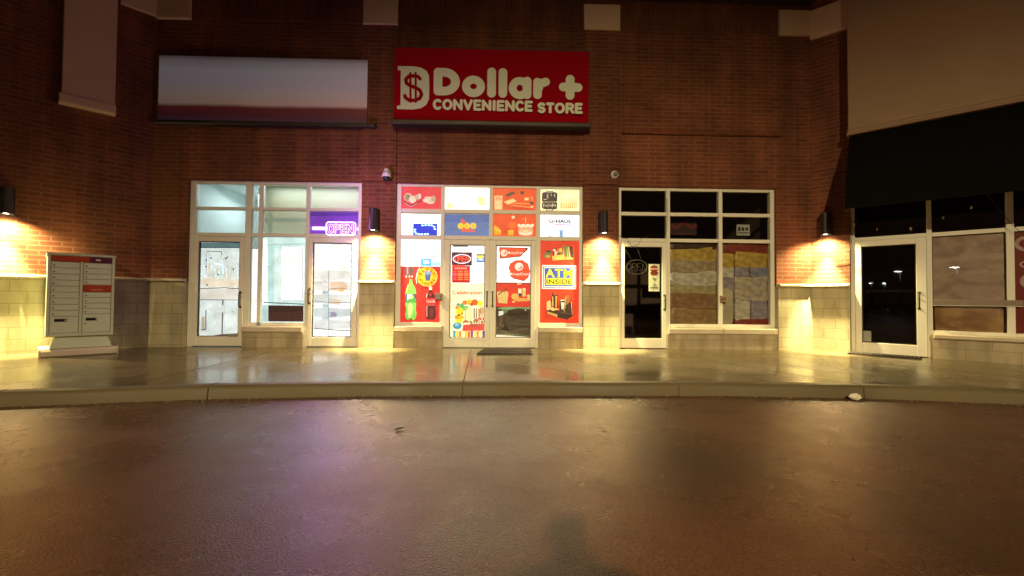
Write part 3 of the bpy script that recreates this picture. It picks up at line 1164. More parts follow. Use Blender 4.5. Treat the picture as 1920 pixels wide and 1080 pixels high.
# small line
def row_text(s, X0, Y0, X1, Y1, H, r, wd):
    tot = sum(wd.get(c, 1) for c in s)
    sc = (X1 - X0) / tot
    xx = X0
    for c in s:
        wv = wd.get(c, 1) * sc
        if c != ' ':
            yy = Y0 + (Y1 - Y0) * (xx - X0) / (X1 - X0)
            fstrokes(mb, c, xx + .25, yy, xx + wv * .97, yy + H, r - .35, LP, sign_cream)
        xx += wv
WD = {'I': .52, 'N': 1.08, 'O': 1.15, 'E': .9, 'S': .92, 'C': 1.02, 'T': .95, 'V': 1.1, 'R': 1.0, ' ': .45}
row_text('CONVENIENCE', 814, 186, 1000.5, 190.5, 21, 3.0, WD)
row_text('STORE', 1008.5, 193.5, 1093, 195.5, 20.5, 3.0, WD)
mb.build('lettering', root=sg)
# emblem: slab D with a dollar sign cut in
ar = Art(.210, 0, map=SG)
ar.e = 0
cream = sign_cream
pts = [(746, 124), (776, 124.5), (790, 127), (800, 133), (804.5, 142), (805, 165), (804.5, 186), (799, 197), (789, 203), (775, 205.5), (744.5, 204.5), (744.5, 198.5),
       (751, 197.5), (751.5, 132.5), (746, 131.5)]
ar.poly(pts, cream)
# red line inside the D's left foot
p5 = ar.lay()
def S3(pl): return [(SG(a, b)[0], .214, SG(a, b)[1]) for a, b in pl]
thick_line(ar, S3([(787.5, 148), (784, 144), (776, 142.5), (766, 143.5), (761, 149), (762, 156), (769, 161), (778, 164), (787, 169), (790.5, 177), (787, 185), (778, 188.5), (767, 188), (760, 183), (759, 179.5)]), 3.3 / 97.5, sign_red, .3, 8)
for xx in (769.5, 779.5):
    thick_line(ar, S3([(xx, 137), (xx + .2, 191.5)]), 1.9 / 97.5, sign_red, .35, 8)
ar.build('emblem', root=sg)

# washed-out blank sign on the left
bs = thing('blank_sign', 'long pale blank box sign with dull red lower band above the left shop', 'sign', (-4.5, -.2, 4.45))
mb = MB(fr_F)
mb.box(-6.56, -2.58, .0, .06, 4.47, 5.74, surf('sign_return', (.10, .05, .05), .6))
mb.build('cabinet', root=bs)
mt, n, b_ = newmat('faded_sign_face')
uvn = N(n, 'ShaderNodeUVMap'); sep = N(n, 'ShaderNodeSeparateXYZ')
nz = N(n, 'ShaderNodeTexNoise'); nz.inputs['Scale'].default_value = 1.2; nz.inputs['Detail'].default_value = 3
n.links.new(uvn.outputs[0], nz.inputs['Vector'])
n.links.new(uvn.outputs[0], sep.inputs[0])
ma = N(n, 'ShaderNodeMath', operation='MULTIPLY_ADD')
n.links.new(nz.outputs[0], ma.inputs[0]); ma.inputs[1].default_value = .05; n.links.new(sep.outputs[1], ma.inputs[2])
mr = N(n, 'ShaderNodeMapRange'); mr.inputs[1].default_value = 4.55; mr.inputs[2].default_value = 5.95
n.links.new(ma.outputs[0], mr.inputs[0])
cr = N(n, 'ShaderNodeValToRGB')
el = cr.color_ramp.elements
el[0].position = 0; el[0].color = (.16, .06, .12, 1)
el[1].position = 1; el[1].color = (.17, .07, .08, 1)
for pos, c in ((.05, (.16, .03, .05)), (.16, (.22, .035, .04)), (.21, (.80, .60, .52)), (.35, (.80, .70, .70)), (.5, (.78, .74, .88)), (.68, (.80, .82, .95)), (.80, (.64, .60, .68)), (.90, (.13, .05, .08))):
    e_ = el.new(pos); e_.color = (*c, 1)
n.links.new(mr.outputs[0], cr.inputs[0])
n2 = N(n, 'ShaderNodeTexNoise'); n2.inputs['Scale'].default_value = .5; n.links.new(uvn.outputs[0], n2.inputs['Vector'])
mxx = N(n, 'ShaderNodeMix', data_type='RGBA', blend_type='MULTIPLY'); mxx.inputs[0].default_value = .2
n.links.new(cr.outputs[0], mxx.inputs[6]); n.links.new(n2.outputs['Color'], mxx.inputs[7])
n.links.new(mxx.outputs[2], b_.inputs['Base Color']); b_.inputs['Roughness'].default_value = .5
mb = MB(fr_F)
b_.inputs['Emission Strength'].default_value = .075  # weak glow added so the pale face reads brighter
n.links.new(mxx.outputs[2], b_.inputs['Emission Color'])
mb.bbox(-6.555, -2.585, .061, .066, 4.475, 5.735, mt, .003)
mb.build('face_panel', root=bs)
mb = MB(fr_F)
mb.bbox(-6.58, -2.40, .0, .13, 4.40, 4.472, M['coping'], .012)
mb.build('bottom_tray', root=bs)
# ghost of a removed sign on the right: a flat brick-coloured infill board with a drip ledge
gh = thing('sign_backing_board', 'long dull brown sign backing board above the dark shop, no lettering', 'sign board', (3.9, -.05, 4.4))
mb = MB(fr_F)
mb.bbox(2.45, 5.62, 0, .022, 4.46, 5.86, M['brick'], .004)
mb.build('board', root=gh)
mb = MB(fr_F)
mb.bbox(2.42, 5.64, 0, .07, 4.40, 4.455, M['soldier'], .01)
mb.build('drip_ledge', root=gh)

# ================================================================== WALL LAMPS AND CAMERAS
def wall_lamp(fr, u, label, energy=1.0):
    base = fr(u, 0, 2.40)
    t = thing('wall_lamp', label, 'wall lamp', base, 'bronze half round wall lamps')
    # half-round shade, open below
    mb = MB(fr)
    seg = 14
    r, zb, zt_ = .092, 2.40, 2.82
    for k in range(seg):
        g0, g1 = math.pi * k / seg, math.pi * (k + 1) / seg
        a = (u + r * math.cos(g0), .03 + r * 2.3 * math.sin(g0)); b = (u + r * math.cos(g1), .03 + r * 2.3 * math.sin(g1))
        mb.face([(a[0], a[1], zb), (b[0], b[1], zb), (b[0], b[1], zt_), (a[0], a[1], zt_)], M['darkhousing'])
        c = .9
        a2 = (u + (a[0] - u) * c, .03 + (a[1] - .03) * c); b2 = (u + (b[0] - u) * c, .03 + (b[1] - .03) * c)
        mb.face([(a2[0], a2[1], zb), (a2[0], a2[1], zt_ - .05), (b2[0], b2[1], zt_ - .05), (b2[0], b2[1], zb)], M['darkhousing'])
        mb.face([(a[0], a[1], zb), (a2[0], a2[1], zb), (b2[0], b2[1], zb), (b[0], b[1], zb)], M['darkhousing'])
        mb.face([(u, .03, zt_), (a[0], a[1], zt_), (b[0], b[1], zt_)], M['darkhousing'])
    mb.box(u - .094, u + .094, .0, .03, zb - .005, zt_ + .005, M['darkhousing'])
    mb.build('shade', root=t)
    mb = MB(fr)
    mb.cyl((u, .14, 2.425), .065, .03, M['lamp'], 20, 'z', .06)
    mb.ball((u, .14, 2.425), .06, M['lamp'], rz=.022, rings=4, z1=0, z0=-1)
    mb.build('bulb', root=t)
    p = fr(u, .19, 2.39)
    light('wall_lamp_light', 'SPOT', p, 560 * energy, (1, .82, .36), target=fr(u, .22, 0), spot_size=R(150), spot_blend=.9, shadow_soft_size=.035)
    light('wall_lamp_beam', 'SPOT', p, 3600 * energy, (1, .84, .40), target=fr(u, .10, 0), spot_size=R(48), spot_blend=1.0, shadow_soft_size=.03)
    return t


wall_lamp(fr_F, -2.416, 'bronze half round wall lamp between the purple OPEN sign and the poster covered shop')
wall_lamp(fr_F, 2.045, 'bronze half round wall lamp on the brick pier left of the dark shop')
wall_lamp(fr_R, .26, 'bronze half round wall lamp lighting the brick left of the awning corner door')
wall_lamp(fr_L, -1.87, 'bronze half round wall lamp on the left brick wing above the mailbox')

# dome camera (pan-tilt) at the top left of the middle shop
t = thing('security_camera', 'white pan and tilt security camera with black dome beside the middle shop', 'camera', fr_F(-2.17, 0, 3.34), 'security cameras')
mb = MB(fr_F)
mb.bbox(-2.155, -2.075, 0, .03, 3.45, 3.60, M['white'], .006)
mb.tube([(-2.115, .03, 3.52), (-2.12, .09, 3.55), (-2.17, .13, 3.56)], .018, M['white'])
mb.build('bracket', root=t)
mb = MB(fr_F)
mb.tube([(-2.17, .13, 3.60), (-2.17, .13, 3.585), (-2.17, .13, 3.53), (-2.17, .13, 3.47), (-2.17, .13, 3.43)], [.025, .05, .062, .085, .09], M['white'], 18)
mb.build('housing', root=t)
mb = MB(fr_F)
mb.ball((-2.17, .13, 3.43), .075, M['black'], rz=.085, z1=0, z0=-1)
mb.box(-2.21, -2.13, .175, .195, 3.495, 3.525, M['black'])
mb.build('dome', root=t)
t = thing('security_camera', 'small round white turret camera with black lens above the dark shop corner', 'camera', fr_F(2.27, 0, 3.5), 'security cameras')
mb = MB(fr_F)
mb.cyl((2.27, 0, 3.575), .078, .05, M['white'], 24, 'y', .074)
mb.ball((2.27, .05, 3.575), .066, M['white'], ry=.05)
mb.build('housing', root=t)
mb = MB(fr_F)
mb.cyl((2.275, .085, 3.572), .040, .022, M['black'], 20, 'y')
mb.cyl((2.275, .108, 3.572), .016, .004, M['steel'], 12, 'y')
mb.build('lens', root=t)

# ================================================================== POSTERS (middle shop)
PP = GP + .004      # stuck on the outer side of the glass
PG = 'posters covering the middle shopfront'


def poster(name, label, cat='poster', grp=PG):
    def fin(a):
        o = a.build(name)
        recenter(o)
        tag(o, label, cat, grp)
        return o
    return fin


RED = (205, 38, 40); ORG_ = (226, 74, 34); WHT = (250, 252, 250); CRM = (250, 248, 200)
# 1 glassware
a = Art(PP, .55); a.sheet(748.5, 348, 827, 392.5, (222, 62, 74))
for cx, cy, rx, ry, c in ((764, 368, 8, 8, (205, 190, 150)), (763, 368, 5, 6, (150, 140, 110)), (772, 372, 7, 7, (240, 232, 205)), (781, 368, 5, 5, (200, 190, 160)), (785, 366, 3.4, 5, (220, 214, 190)),
                       (797, 374, 5, 4, (240, 228, 195)), (806, 374, 9, 7, (238, 226, 200)), (808, 373, 5, 5, (215, 200, 165)), (812, 371, 4, 6, (190, 175, 140)), (799, 369, 4, 2.4, (235, 190, 180))):
    a.ell(cx, cy, rx, ry, c, 16)
for k in range(7): a.line([(760 + 3.5 * k, 363 + 1.2 * (k % 3)), (761 + 3.6 * k, 376 - (k % 2) * 3)], .7, (140, 120, 90))
a.line([(755, 376), (769, 384), (788, 374.5)], 1.3, (60, 50, 45)); a.line([(757, 379), (769, 386), (781, 380)], .8, (250, 210, 200))
poster('poster', 'pink red glassware poster in the top left pane of the middle shop')(a)
# 2 pale poster
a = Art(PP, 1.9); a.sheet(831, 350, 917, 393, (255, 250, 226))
a.poly([(836, 388), (866, 388), (850, 384), (840, 374)], (252, 214, 160)); a.poly([(836, 388), (852, 388), (840, 378)], (246, 190, 120))
a.ell(902, 373, 7, 6, (250, 232, 120)); a.ell(902, 380, 10, 3, (250, 236, 140)); a.ell(905, 380, 6, 1.4, (240, 214, 90))
poster('poster', 'washed out cream and yellow poster, second pane of the top row')(a)
# 3 stationery
a = Art(PP, .6); a.sheet(922.5, 352, 1007, 395, (228, 84, 34))
a.rect(927, 365, 942, 391, (246, 205, 150)); a.rect(929, 367, 940, 374, (240, 150, 90)); 
for k in range(5): a.line([(929.5 + k * 2.6, 367), (929.5 + k * 2.6, 391)], .5, (250, 235, 200))
a.poly([(946, 364), (960, 357.5), (967, 360), (953, 367)], (95, 72, 62)); a.poly([(944, 377), (962, 371), (969, 375), (953, 382)], (252, 226, 160))
a.rect(976, 357, 983, 362.5, (80, 66, 52)); a.rect(984, 369, 992, 374, (245, 220, 160)); a.rect(994, 377, 1001, 381.5, (90, 70, 50))
a.line([(958, 383), (1000, 388)], 1.2, (246, 190, 110)); a.line([(962, 379), (994, 381)], 1.6, (250, 170, 80)); a.line([(958, 388), (995, 389)], .9, (180, 50, 20)); a.line([(968, 391), (1001, 391.5)], .8, (190, 60, 20)); a.line([(996, 368), (1001, 375)], 1, (250, 190, 120)); a.line([(999, 366), (996, 374)], 1, (250, 170, 120))
a.ell(998, 386, 3, 1.6, (250, 210, 150))
poster('poster', 'orange stationery poster with notebooks and pencils, third pane of the top row')(a)
# 4 tool case
a = Art(PP, .9); a.sheet(1012.5, 354, 1088.5, 399, (248, 246, 190))
DK = (58, 44, 42)
a.poly([(1017, 361), (1020, 358.5), (1043, 358.5), (1046, 361), (1046, 375), (1044, 377), (1046, 379), (1045, 390), (1042, 391), (1021, 390.5), (1017, 388), (1017, 379), (1019, 377), (1017, 375)], DK)
a.line([(1025, 359), (1026, 356.8), (1037, 356.8), (1038, 359)], 1.6, DK); a.line([(1025, 391), (1027, 393.5), (1036, 393.5), (1038, 391)], 1.6, DK)
a.line([(1018, 377), (1045, 377)], .8, (215, 205, 170))
for k in range(9): a.rect(1019.5 + 2.7 * k, 380 + (k * 7 % 3), 1021 + 2.7 * k, 387 - (k * 5 % 3), (205, 195, 160))
a.rect(1026, 361.5, 1029, 371, (150, 140, 110)); a.rect(1034, 361.5, 1034.8, 366, (220, 210, 180)); a.rect(1020, 372, 1026, 373, (220, 210, 180)); a.rect(1040, 362, 1041.5, 368, (200, 190, 160)); a.rect(1022, 382, 1032, 383, DK)
for k in range(9):
    X = 1053 + k * 3.5
    a.line([(X, 371), (X, 384)], .5, (110, 80, 40)); a.line([(X, 380), (X, 388)], 1.5, (214, 150, 20)); a.ell(X, 388, 1, .8, (90, 50, 20), 8)
poster('poster', 'cream poster of an open black tool case and nine screwdrivers')(a)
# 5 white film with blue led sign
a = Art(PP, 1.5); a.sheet(747, 400, 827, 443, (255, 255, 252)); a.line([(749, 401), (750, 441)], .6, (120, 120, 110)); a.line([(824.5, 402), (825, 441)], .6, (90, 90, 90))
a.line([(749, 398.6), (800, 397.8)], .8, (120, 110, 80)); a.line([(750, 442.6), (822, 442.8)], 1.0, (90, 80, 60))
poster('window_film', 'plain glowing white film behind the small blue dotted light sign', 'window film')(a)
a = Art(PP + .012, 1.0); a.sheet(773.5, 418.5, 818.5, 440.5, (16, 42, 196), thick=.01)
for X, Y in [(791, 421.5), (797, 421), (803, 421), (808.5, 421.5), (813, 424), (814.5, 428.5), (777, 429.5), (776.5, 433.5), (779.5, 437), (784.5, 438.2), (790, 438.2), (796, 438.2), (801, 437.8)]:
    a.ell(X, Y, 2.5, 1.5, (150, 235, 250), 10, e=2.2); a.ell(X, Y, 1.3, .8, (240, 255, 255), 8, e=2.6)
poster('light_sign', 'small blue light sign bordered with white dots, in the left transom', 'light sign', None)(a)
# 6 lottery
a = Art(PP, .62); a.sheet(831.5, 401, 917, 442, (92, 122, 186)); a.rect(831.5, 401, 917, 415, (78, 106, 178))
a.poly([(864, 424), (865, 415), (863, 412), (866.5, 407.5), (870, 412), (873, 413), (872, 416), (876, 424), (890, 434), (864, 433.5)], (222, 92, 82)); a.rect(864, 430, 890, 433.6, (226, 100, 92))
for k, ch in enumerate('OLG'):
    X = 863.2 + k * 11.9
    a.ell(X, 422.5, 5.8, 5.8, (244, 206, 40), 20); a.ell(X, 422.5, 4.6, 4.6, (250, 222, 70), 18)
    a.text(ch, X - 2.2, 420, X + 2.2, 425.2, (190, 110, 20), .01)
poster('poster', 'blue lottery poster with three yellow letter balls')(a)
# 7 party
a = Art(PP, .6); a.sheet(922.5, 401, 1006.5, 443, (228, 80, 32))
a.line([(928, 410), (932, 407), (936, 411), (941, 407.5), (947, 409)], 1.2, (196, 84, 30))
a.ell(962.5, 406, 3.2, 3, (250, 225, 190)); a.line([(962.5, 409), (965, 424)], .7, (120, 50, 20))
a.poly([(926, 424), (929, 421), (939, 430), (939.5, 439), (926.5, 439)], (244, 176, 24)); a.poly([(927, 426), (939, 432), (939, 434), (927, 428)], (252, 220, 110))
a.rect(953, 432, 963, 440, (248, 186, 30)); a.ell(958, 432, 6, 2, (250, 200, 60)); a.ell(960, 421, 8, 7, (236, 110, 30)); a.line([(950, 425), (945, 439)], .8, (150, 50, 20)); a.line([(952, 424), (956, 432)], .8, (170, 60, 20))
a.ell(986, 431, 14, 5.5, (250, 224, 190)); a.rect(972.5, 423, 999.5, 434, (246, 170, 130)); a.ell(986, 434, 13.5, 4, (252, 232, 190)); a.ell(986, 437.5, 13, 3, (250, 235, 210)); a.line([(974, 432), (986, 434.5), (998, 432)], 1, (220, 120, 60))
for k in range(7): a.ell(973.5 + k * 4.2, 421.5 + (k % 2) * 1.2, 3, 3, (252, 238, 212), 10)
a.line([(986, 406), (986, 418)], 1.5, (250, 190, 110)); a.ell(981, 410, 3.2, 2.4, (244, 120, 70)); 
poster('poster', 'orange party poster with a birthday cake, right of the blue lottery poster')(a)
# 8 moving vans
a = Art(PP, 1.15); a.sheet(1012.5, 402, 1088.5, 447.5, (246, 251, 255))
a.line([(1024, 425), (1024, 404.5), (1077, 406), (1077, 429), (1026, 430)], .9, (150, 190, 225)); a.line([(1077.8, 406), (1077.8, 429)], 1, (90, 140, 190))
a.text('U-HAUL', 1031, 410, 1073, 417, (28, 48, 90), .03); a.line([(1040, 419.6), (1073, 420.4)], 1.3, (214, 80, 170))
a.rect(1050, 431, 1056.5, 443, (110, 150, 190)); a.line([(1050, 431), (1062, 431)], .8, (70, 80, 100)); a.line([(1029, 442), (1035, 442.4)], .7, (90, 60, 60)); a.rect(1017, 435, 1027, 441, (225, 238, 250))
a.line([(1014, 444.5), (1086, 446)], 1.4, (70, 80, 40)); a.line([(1010.5, 406), (1010.8, 438)], 1.3, (60, 66, 40))
poster('poster', 'white moving van hire poster in the transom above the red ATM window')(a)
# 9 left window, film + soft drink poster
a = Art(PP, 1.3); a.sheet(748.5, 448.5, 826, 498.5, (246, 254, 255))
for r in range(3):
    for cgrp, cc in ((0, (150, 160, 200)), (1, (226, 130, 190))):
        for k in range(8):
            X = 757 + cgrp * 37 + k * 3.4
            a.rect(X, 474.5 + r * 4.2, X + 2.4, 477 + r * 4.2, cc)
a.line([(788, 456), (788, 498)], .6, (150, 205, 225)); a.line([(788, 457), (826, 457)], .6, (170, 220, 230)); a.line([(788, 470), (810, 471)], 1, (150, 225, 225)); a.line([(757, 485), (785, 485.5)], 1, (170, 225, 235))
a.rect(788, 485, 808, 498.3, (70, 160, 225)); a.rect(793, 488.5, 804, 494, (235, 248, 255)); a.rect(809, 491, 825, 498, (140, 200, 240)); a.line([(798, 458), (798, 470), (806, 470)], .7, (120, 210, 220))
poster('window_film', 'glowing white notice film with tiny pink and blue print over the soft drink poster', 'window film')(a)
a = Art(PP, .55); a.sheet(748.5, 499.3, 826, 607.5, (212, 46, 44))
# bottle with dark neck at the top left
a.poly([(757, 499.8), (774, 499.8), (773.5, 512), (771, 519), (768, 515), (765, 519.5), (761, 516), (758, 517.5), (756, 511)], (92, 62, 78)); a.rect(761, 500, 764, 514, (140, 110, 120))
for X in (760, 766, 771): a.ell(X, 518, 1.4, 2, (235, 215, 205), 8)
# green bottle
a.poly([(766.5, 526), (771.5, 526), (772, 530), (777.5, 541), (779, 550), (779, 568), (778, 580), (779.5, 588), (778, 598), (773, 600.5), (769, 598.5), (764, 600.5), (759.5, 598), (758, 590), (760, 580), (758.5, 567), (758.5, 550), (760.5, 541), (765.5, 531)], (128, 214, 96))
a.rect(766, 523.5, 771.5, 527.5, (90, 190, 70)); a.poly([(758.6, 551), (779, 551), (779, 567.5), (758.6, 567.5)], (70, 96, 120)); a.poly([(762, 551.5), (771, 551.5), (776, 566), (762, 566.5)], (220, 240, 225)); a.poly([(764, 561), (778, 558), (779, 567.5), (760, 567.5)], (80, 160, 80)); a.ell(771.5, 556, 2.6, 2.6, (236, 214, 60), 12)
a.ell(768, 579, 4.5, 12, (190, 240, 150)); a.ell(766, 590, 3, 7, (210, 248, 170)); a.ell(769, 598.5, 3.5, 1.6, (120, 120, 40)); a.ell(775.5, 590, 2, 7, (110, 190, 80)); a.line([(764, 533), (762.5, 548)], 1.4, (200, 250, 180))
# cola bottle
a.poly([(803, 543), (808.5, 543), (809.5, 548), (814.5, 556), (816, 566), (815, 578), (816.5, 588), (815, 597), (811, 599.5), (800, 599.5), (797, 596), (796, 588), (798, 578), (796.8, 566), (798, 556), (802.5, 548)], (84, 26, 40))
a.rect(803, 536.5, 809, 543.5, (250, 238, 215)); a.poly([(797.4, 559), (815.8, 559), (815.4, 571), (798, 571)], (222, 40, 44)); a.text('Coca-Cola', 798.6, 561.5, 814.6, 567.5, (250, 215, 215), .015)
a.line([(800, 550), (798.5, 558)], 1.6, (235, 215, 200)); a.line([(799.5, 574), (799, 594)], 1.8, (206, 160, 150)); a.ell(808, 587, 4, 9, (110, 40, 50)); a.line([(798, 572), (815.5, 572.5)], .9, (245, 120, 110)); a.ell(806, 552, 2.4, 4, (160, 50, 60))
# frozen drink disc
a.ell(800, 518.5, 19.6, 18.6, (248, 226, 120), 30); a.ell(800, 518.5, 18.5, 17.5, (244, 196, 30), 30)
a.poly([(795, 512), (807, 512), (805, 526), (797, 526)], (70, 100, 176)); a.ell(801, 511.5, 6.4, 4, (110, 150, 215), 14); a.line([(802, 511), (804, 505)], 1, (240, 240, 240))
a.arctext('SLUSH', 800, 518.5, 14, 6.0, 158, 22, (206, 96, 30), bold=.035); a.arctext('PUPPIE', 800, 518.5, 14, 5.4, 208, 332, (206, 96, 30), inward=True, bold=.03)
a.line([(780.5, 532), (779, 521), (782, 508), (786.5, 501)], 1.4, (235, 240, 235)); a.line([(783, 530), (781.5, 518), (785, 507)], .8, (120, 60, 110))
poster('poster', 'tall red soft drink poster with green bottle, cola bottle and yellow disc')(a)
# 10 left leaf
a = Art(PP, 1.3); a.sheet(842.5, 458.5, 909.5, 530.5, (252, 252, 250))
for k in range(5): a.line([(846 + k * 12.5 + (k % 2), 460), (846 + k * 12.5, 530)], .5, (150, 150, 160) if k % 2 else (240, 170, 190))
for k in range(3): a.line([(843, 468 + k * 23), (909, 467.5 + k * 23)], .5, (150, 150, 160))
a.rect(849, 458.8, 877, 461.6, (70, 76, 76)); a.rect(849, 461.6, 877, 462.6, (190, 190, 190))
a.rect(892.8, 476, 907.8, 491, (92, 140, 196)); a.ell(900.3, 480, 6.6, 4.4, (246, 222, 80)); a.rect(893.4, 475.6, 907.4, 478.6, (70, 80, 60)); a.rect(895, 485.6, 906, 487.4, (200, 225, 245)); a.rect(894, 489, 907, 490.6, (50, 90, 160))
a.rect(885, 512, 889, 528, (190, 236, 246)); a.line([(881, 511), (892, 500), (894, 509), (886, 512)], .7, (235, 110, 120)); a.line([(884, 508), (894, 503)], .7, (235, 130, 140))
a.line([(894, 516), (906, 516), (906, 526), (894, 526)], .5, (160, 165, 170), closed=True)
poster('window_film', 'glowing white gridded film on the left door leaf behind the OPEN light', 'window film')(a)
a = Art(PP + .010, .45); a.sheet(846.5, 472.5, 884, 497, (64, 22, 44), thick=.008)
for k in range(4): a.rect(849 + k * 9, 473, 850.2 + k * 9, 496.6, (120, 80, 110))
a.rect(847, 496.5, 872, 500.5, (250, 60, 40), e=1.4)
t = thing('open_sign', 'small dark OPEN light with red letters in a white oval on the left door leaf', 'open sign', fr_F(FX(865, 500)[0], 0, FX(865, 500)[1]), 'OPEN signs')
a.build('backing_panel', root=t)
neon_white = surf('neon_white', (1, .95, 1), .3, emit=1.3, ecol=(1, .82, 1)); neon_red = surf('neon_red', (1, .1, .06), .3, emit=2.2, ecol=(1, .06, .03))
neon_pink = surf('neon_pink', (1, .2, .4), .3, emit=1.3, ecol=(.95, .03, .16)); neon_lilac = surf('neon_lilac', (.9, .8, 1), .3, emit=1.8, ecol=(.80, .62, 1))
mb = MB(fr_F)
P = [(FX(865.5 + 16.5 * math.cos(R(g)), 485 - 8.2 * math.sin(R(g)))) for g in range(0, 361, 15)]
mb.tube([(u, PP + .022, z) for u, z in P], .008, neon_white, 6, caps=False)
mb.build('oval_tube', root=t)
mb = MB(fr_F)
for k, ch in enumerate('OPEN'):
    x0 = 852.5 + k * 6.6
    for pl in STROKE[ch]:
        Q = [FX(x0 + q[0] * 5.2 + 1.3 * q[1], 490 - q[1] * 9.6) for q in pl]
        mb.tube([(u, PP + .026, z) for u, z in Q], .0085, neon_red, 6)
mb.build('letters', root=t)
a = Art(PP + .003, .95); a.sheet(847, 498.2, 880.5, 529.5, (196, 16, 22))
[a.rect(852 + k * 4, 501.2, 854.8 + k * 4, 504, (250, 170, 160)) for k in range(6)]
for r in range(5):
    for k, (x0_, x1_) in enumerate(((849.5, 855.5), (858, 867), (869.5, 878))):
        a.rect(x0_, 507 + r * 3.9, x1_, 509.2 + r * 3.9, (250, 128, 70) if k else (240, 90, 90))
a.line([(848, 528), (880, 528.6)], 1.2, (90, 10, 30))
poster('opening_hours_sign', 'bright red opening hours sheet directly under the small OPEN light', 'hours sign', None)(a)
a = Art(PP, .8); a.sheet(842.5, 531.2, 909.5, 634, (252, 250, 206))
a.text('Celebration', 847.5, 544.5, 903.5, 552, (206, 84, 44), .02)
random.seed(3)
for cx, cy, rx, ry, c in ((865, 577, 5, 9, (80, 176, 90)), (873, 578, 6, 5, (110, 190, 110)), (871, 567.5, 5, 4.5, (232, 120, 60)), (880, 566, 5.5, 5, (246, 196, 30)), (890, 567, 6.5, 6, (226, 92, 40)), (900, 569, 5, 5.2, (250, 222, 30)), (858, 571, 3, 2.8, (90, 130, 150)), (857, 577, 4.5, 4, (236, 140, 60)), (861, 585, 7, 8, (248, 214, 30)), (856, 595, 4.5, 4.5, (238, 150, 30)), (864, 596, 5.5, 4.5, (246, 190, 40)), (860, 603, 7, 5, (250, 220, 40)), (884, 571, 3, 3, (170, 70, 40)), (866, 588, 2.2, 2.2, (180, 110, 20)), (860, 591, 2.3, 1.8, (70, 50, 30)), (879, 570, 1.5, 1.6, (90, 60, 20)), (903, 582, 4, 8, (224, 180, 120))):
    a.ell(cx, cy, rx, ry, c, 14)
for k in range(12):
    X = 872 + k * 3.0
    a.line([(X + random.uniform(-1, 1), 576 + random.random() * 3), (X, 607)], .9 + random.random(), random.choice([(130, 90, 70), (200, 150, 90), (110, 70, 50), (230, 200, 150), (210, 120, 60), (60, 80, 60)]))
for k in range(16): a.ell(869 + k * 2.5, 598 + random.random() * 8, 1.8, 2.4, random.choice([(150, 80, 60), (230, 200, 150), (80, 120, 80), (210, 60, 50)]), 8)
a.ell(857, 611, 8.5, 6.5, (64, 140, 176), 16); a.ell(856, 609, 4, 3.5, (120, 190, 214), 12)
a.poly([(868, 609), (908, 607), (909, 620), (866, 621)], (196, 60, 56))
for k in range(9): a.line([(869 + k * 4.5, 609), (868 + k * 4.7, 620)], .7, (236, 120, 100)); 
a.ell(888, 610, 10, 2.6, (160, 80, 60))
for k, c in enumerate([(70, 150, 170), (240, 200, 60), (236, 130, 60), (250, 236, 190), (246, 190, 40), (230, 90, 60), (110, 80, 120), (240, 200, 130), (236, 140, 60), (250, 200, 140), (90, 70, 130)]):
    a.poly([(849 + k * 5.5, 620 + (k % 3)), (854 + k * 5.5, 620.5 + (k % 2)), (853.5 + k * 5.5, 633), (849.5 + k * 5.5, 633)], c)
poster('poster', 'cream Celebration poster with balloons and gift bags on the left door leaf')(a)
# 11 right leaf
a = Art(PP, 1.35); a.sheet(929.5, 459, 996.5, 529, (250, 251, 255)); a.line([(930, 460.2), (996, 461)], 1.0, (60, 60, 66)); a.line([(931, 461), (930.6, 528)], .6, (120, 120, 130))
for k in range(7): a.rect(932 + (k * 3) % 5, 492 + k * 4.6, 936 + (k * 5) % 6, 493.2 + k * 4.6, (120, 120, 140))
a.line([(940.5, 487), (940.5, 495), (944, 495)], .8, (90, 90, 100)); a.line([(945, 488), (948, 488), (948, 495)], .7, (120, 110, 110))
poster('window_film', 'glowing white film on the right door leaf behind two orange money stickers', 'window film')(a)
a = Art(PP + .002, .75)
a.poly([(936, 462.5), (990, 463.5), (990.5, 466.5), (976, 480.5), (937, 484.5)], (80, 34, 26)); a.poly([(937.5, 463.8), (986.5, 465), (987, 466.8), (974.5, 479.4), (938.2, 483)], (226, 78, 44))
a.ell(945, 473.5, 6.6, 6.6, (250, 225, 205), 18); a.ell(946.2, 473, 3.6, 3.4, (226, 78, 44), 14); a.ell(944.6, 472.2, 3, 2.6, (250, 225, 205), 12); a.text('MoneyGram', 952.5, 470.5, 981, 477, (252, 225, 205), .01)
poster('sticker', 'orange arrow shaped money transfer sticker at the top of the right door leaf', 'sticker')(a)
a = Art(PP + .002, .75)
hp = [(967, 487.5), (980, 487), (990.5, 494), (994.5, 508), (991.5, 520), (982.5, 527), (964, 522.5), (957, 518), (956.5, 508.5), (953.5, 502), (957, 493)]
a.poly(hp, (90, 40, 30)); a.poly([(973.5 + (x - 973.5) * .955, 506.5 + (y - 506.5) * .95) for x, y in hp], (228, 76, 46))
a.ell(973.5, 499.5, 8, 7.6, (250, 235, 225), 20); a.ell(975, 500.5, 4.6, 4, (222, 120, 90), 16); a.ell(972.6, 498.8, 4.2, 3.4, (250, 235, 225), 14)
a.text('MoneyGram', 955.5, 510.5, 991.5, 517.5, (252, 225, 205), .012)
poster('sticker', 'round orange money transfer sticker with white swirl on the right door leaf', 'sticker')(a)
a = Art(PP, .55); a.sheet(929.5, 529.8, 996.5, 575.5, (212, 54, 40)); a.line([(930, 530.6), (996, 530.4)], 1.4, (60, 60, 50)); a.rect(970, 531, 978, 533, (250, 230, 190))
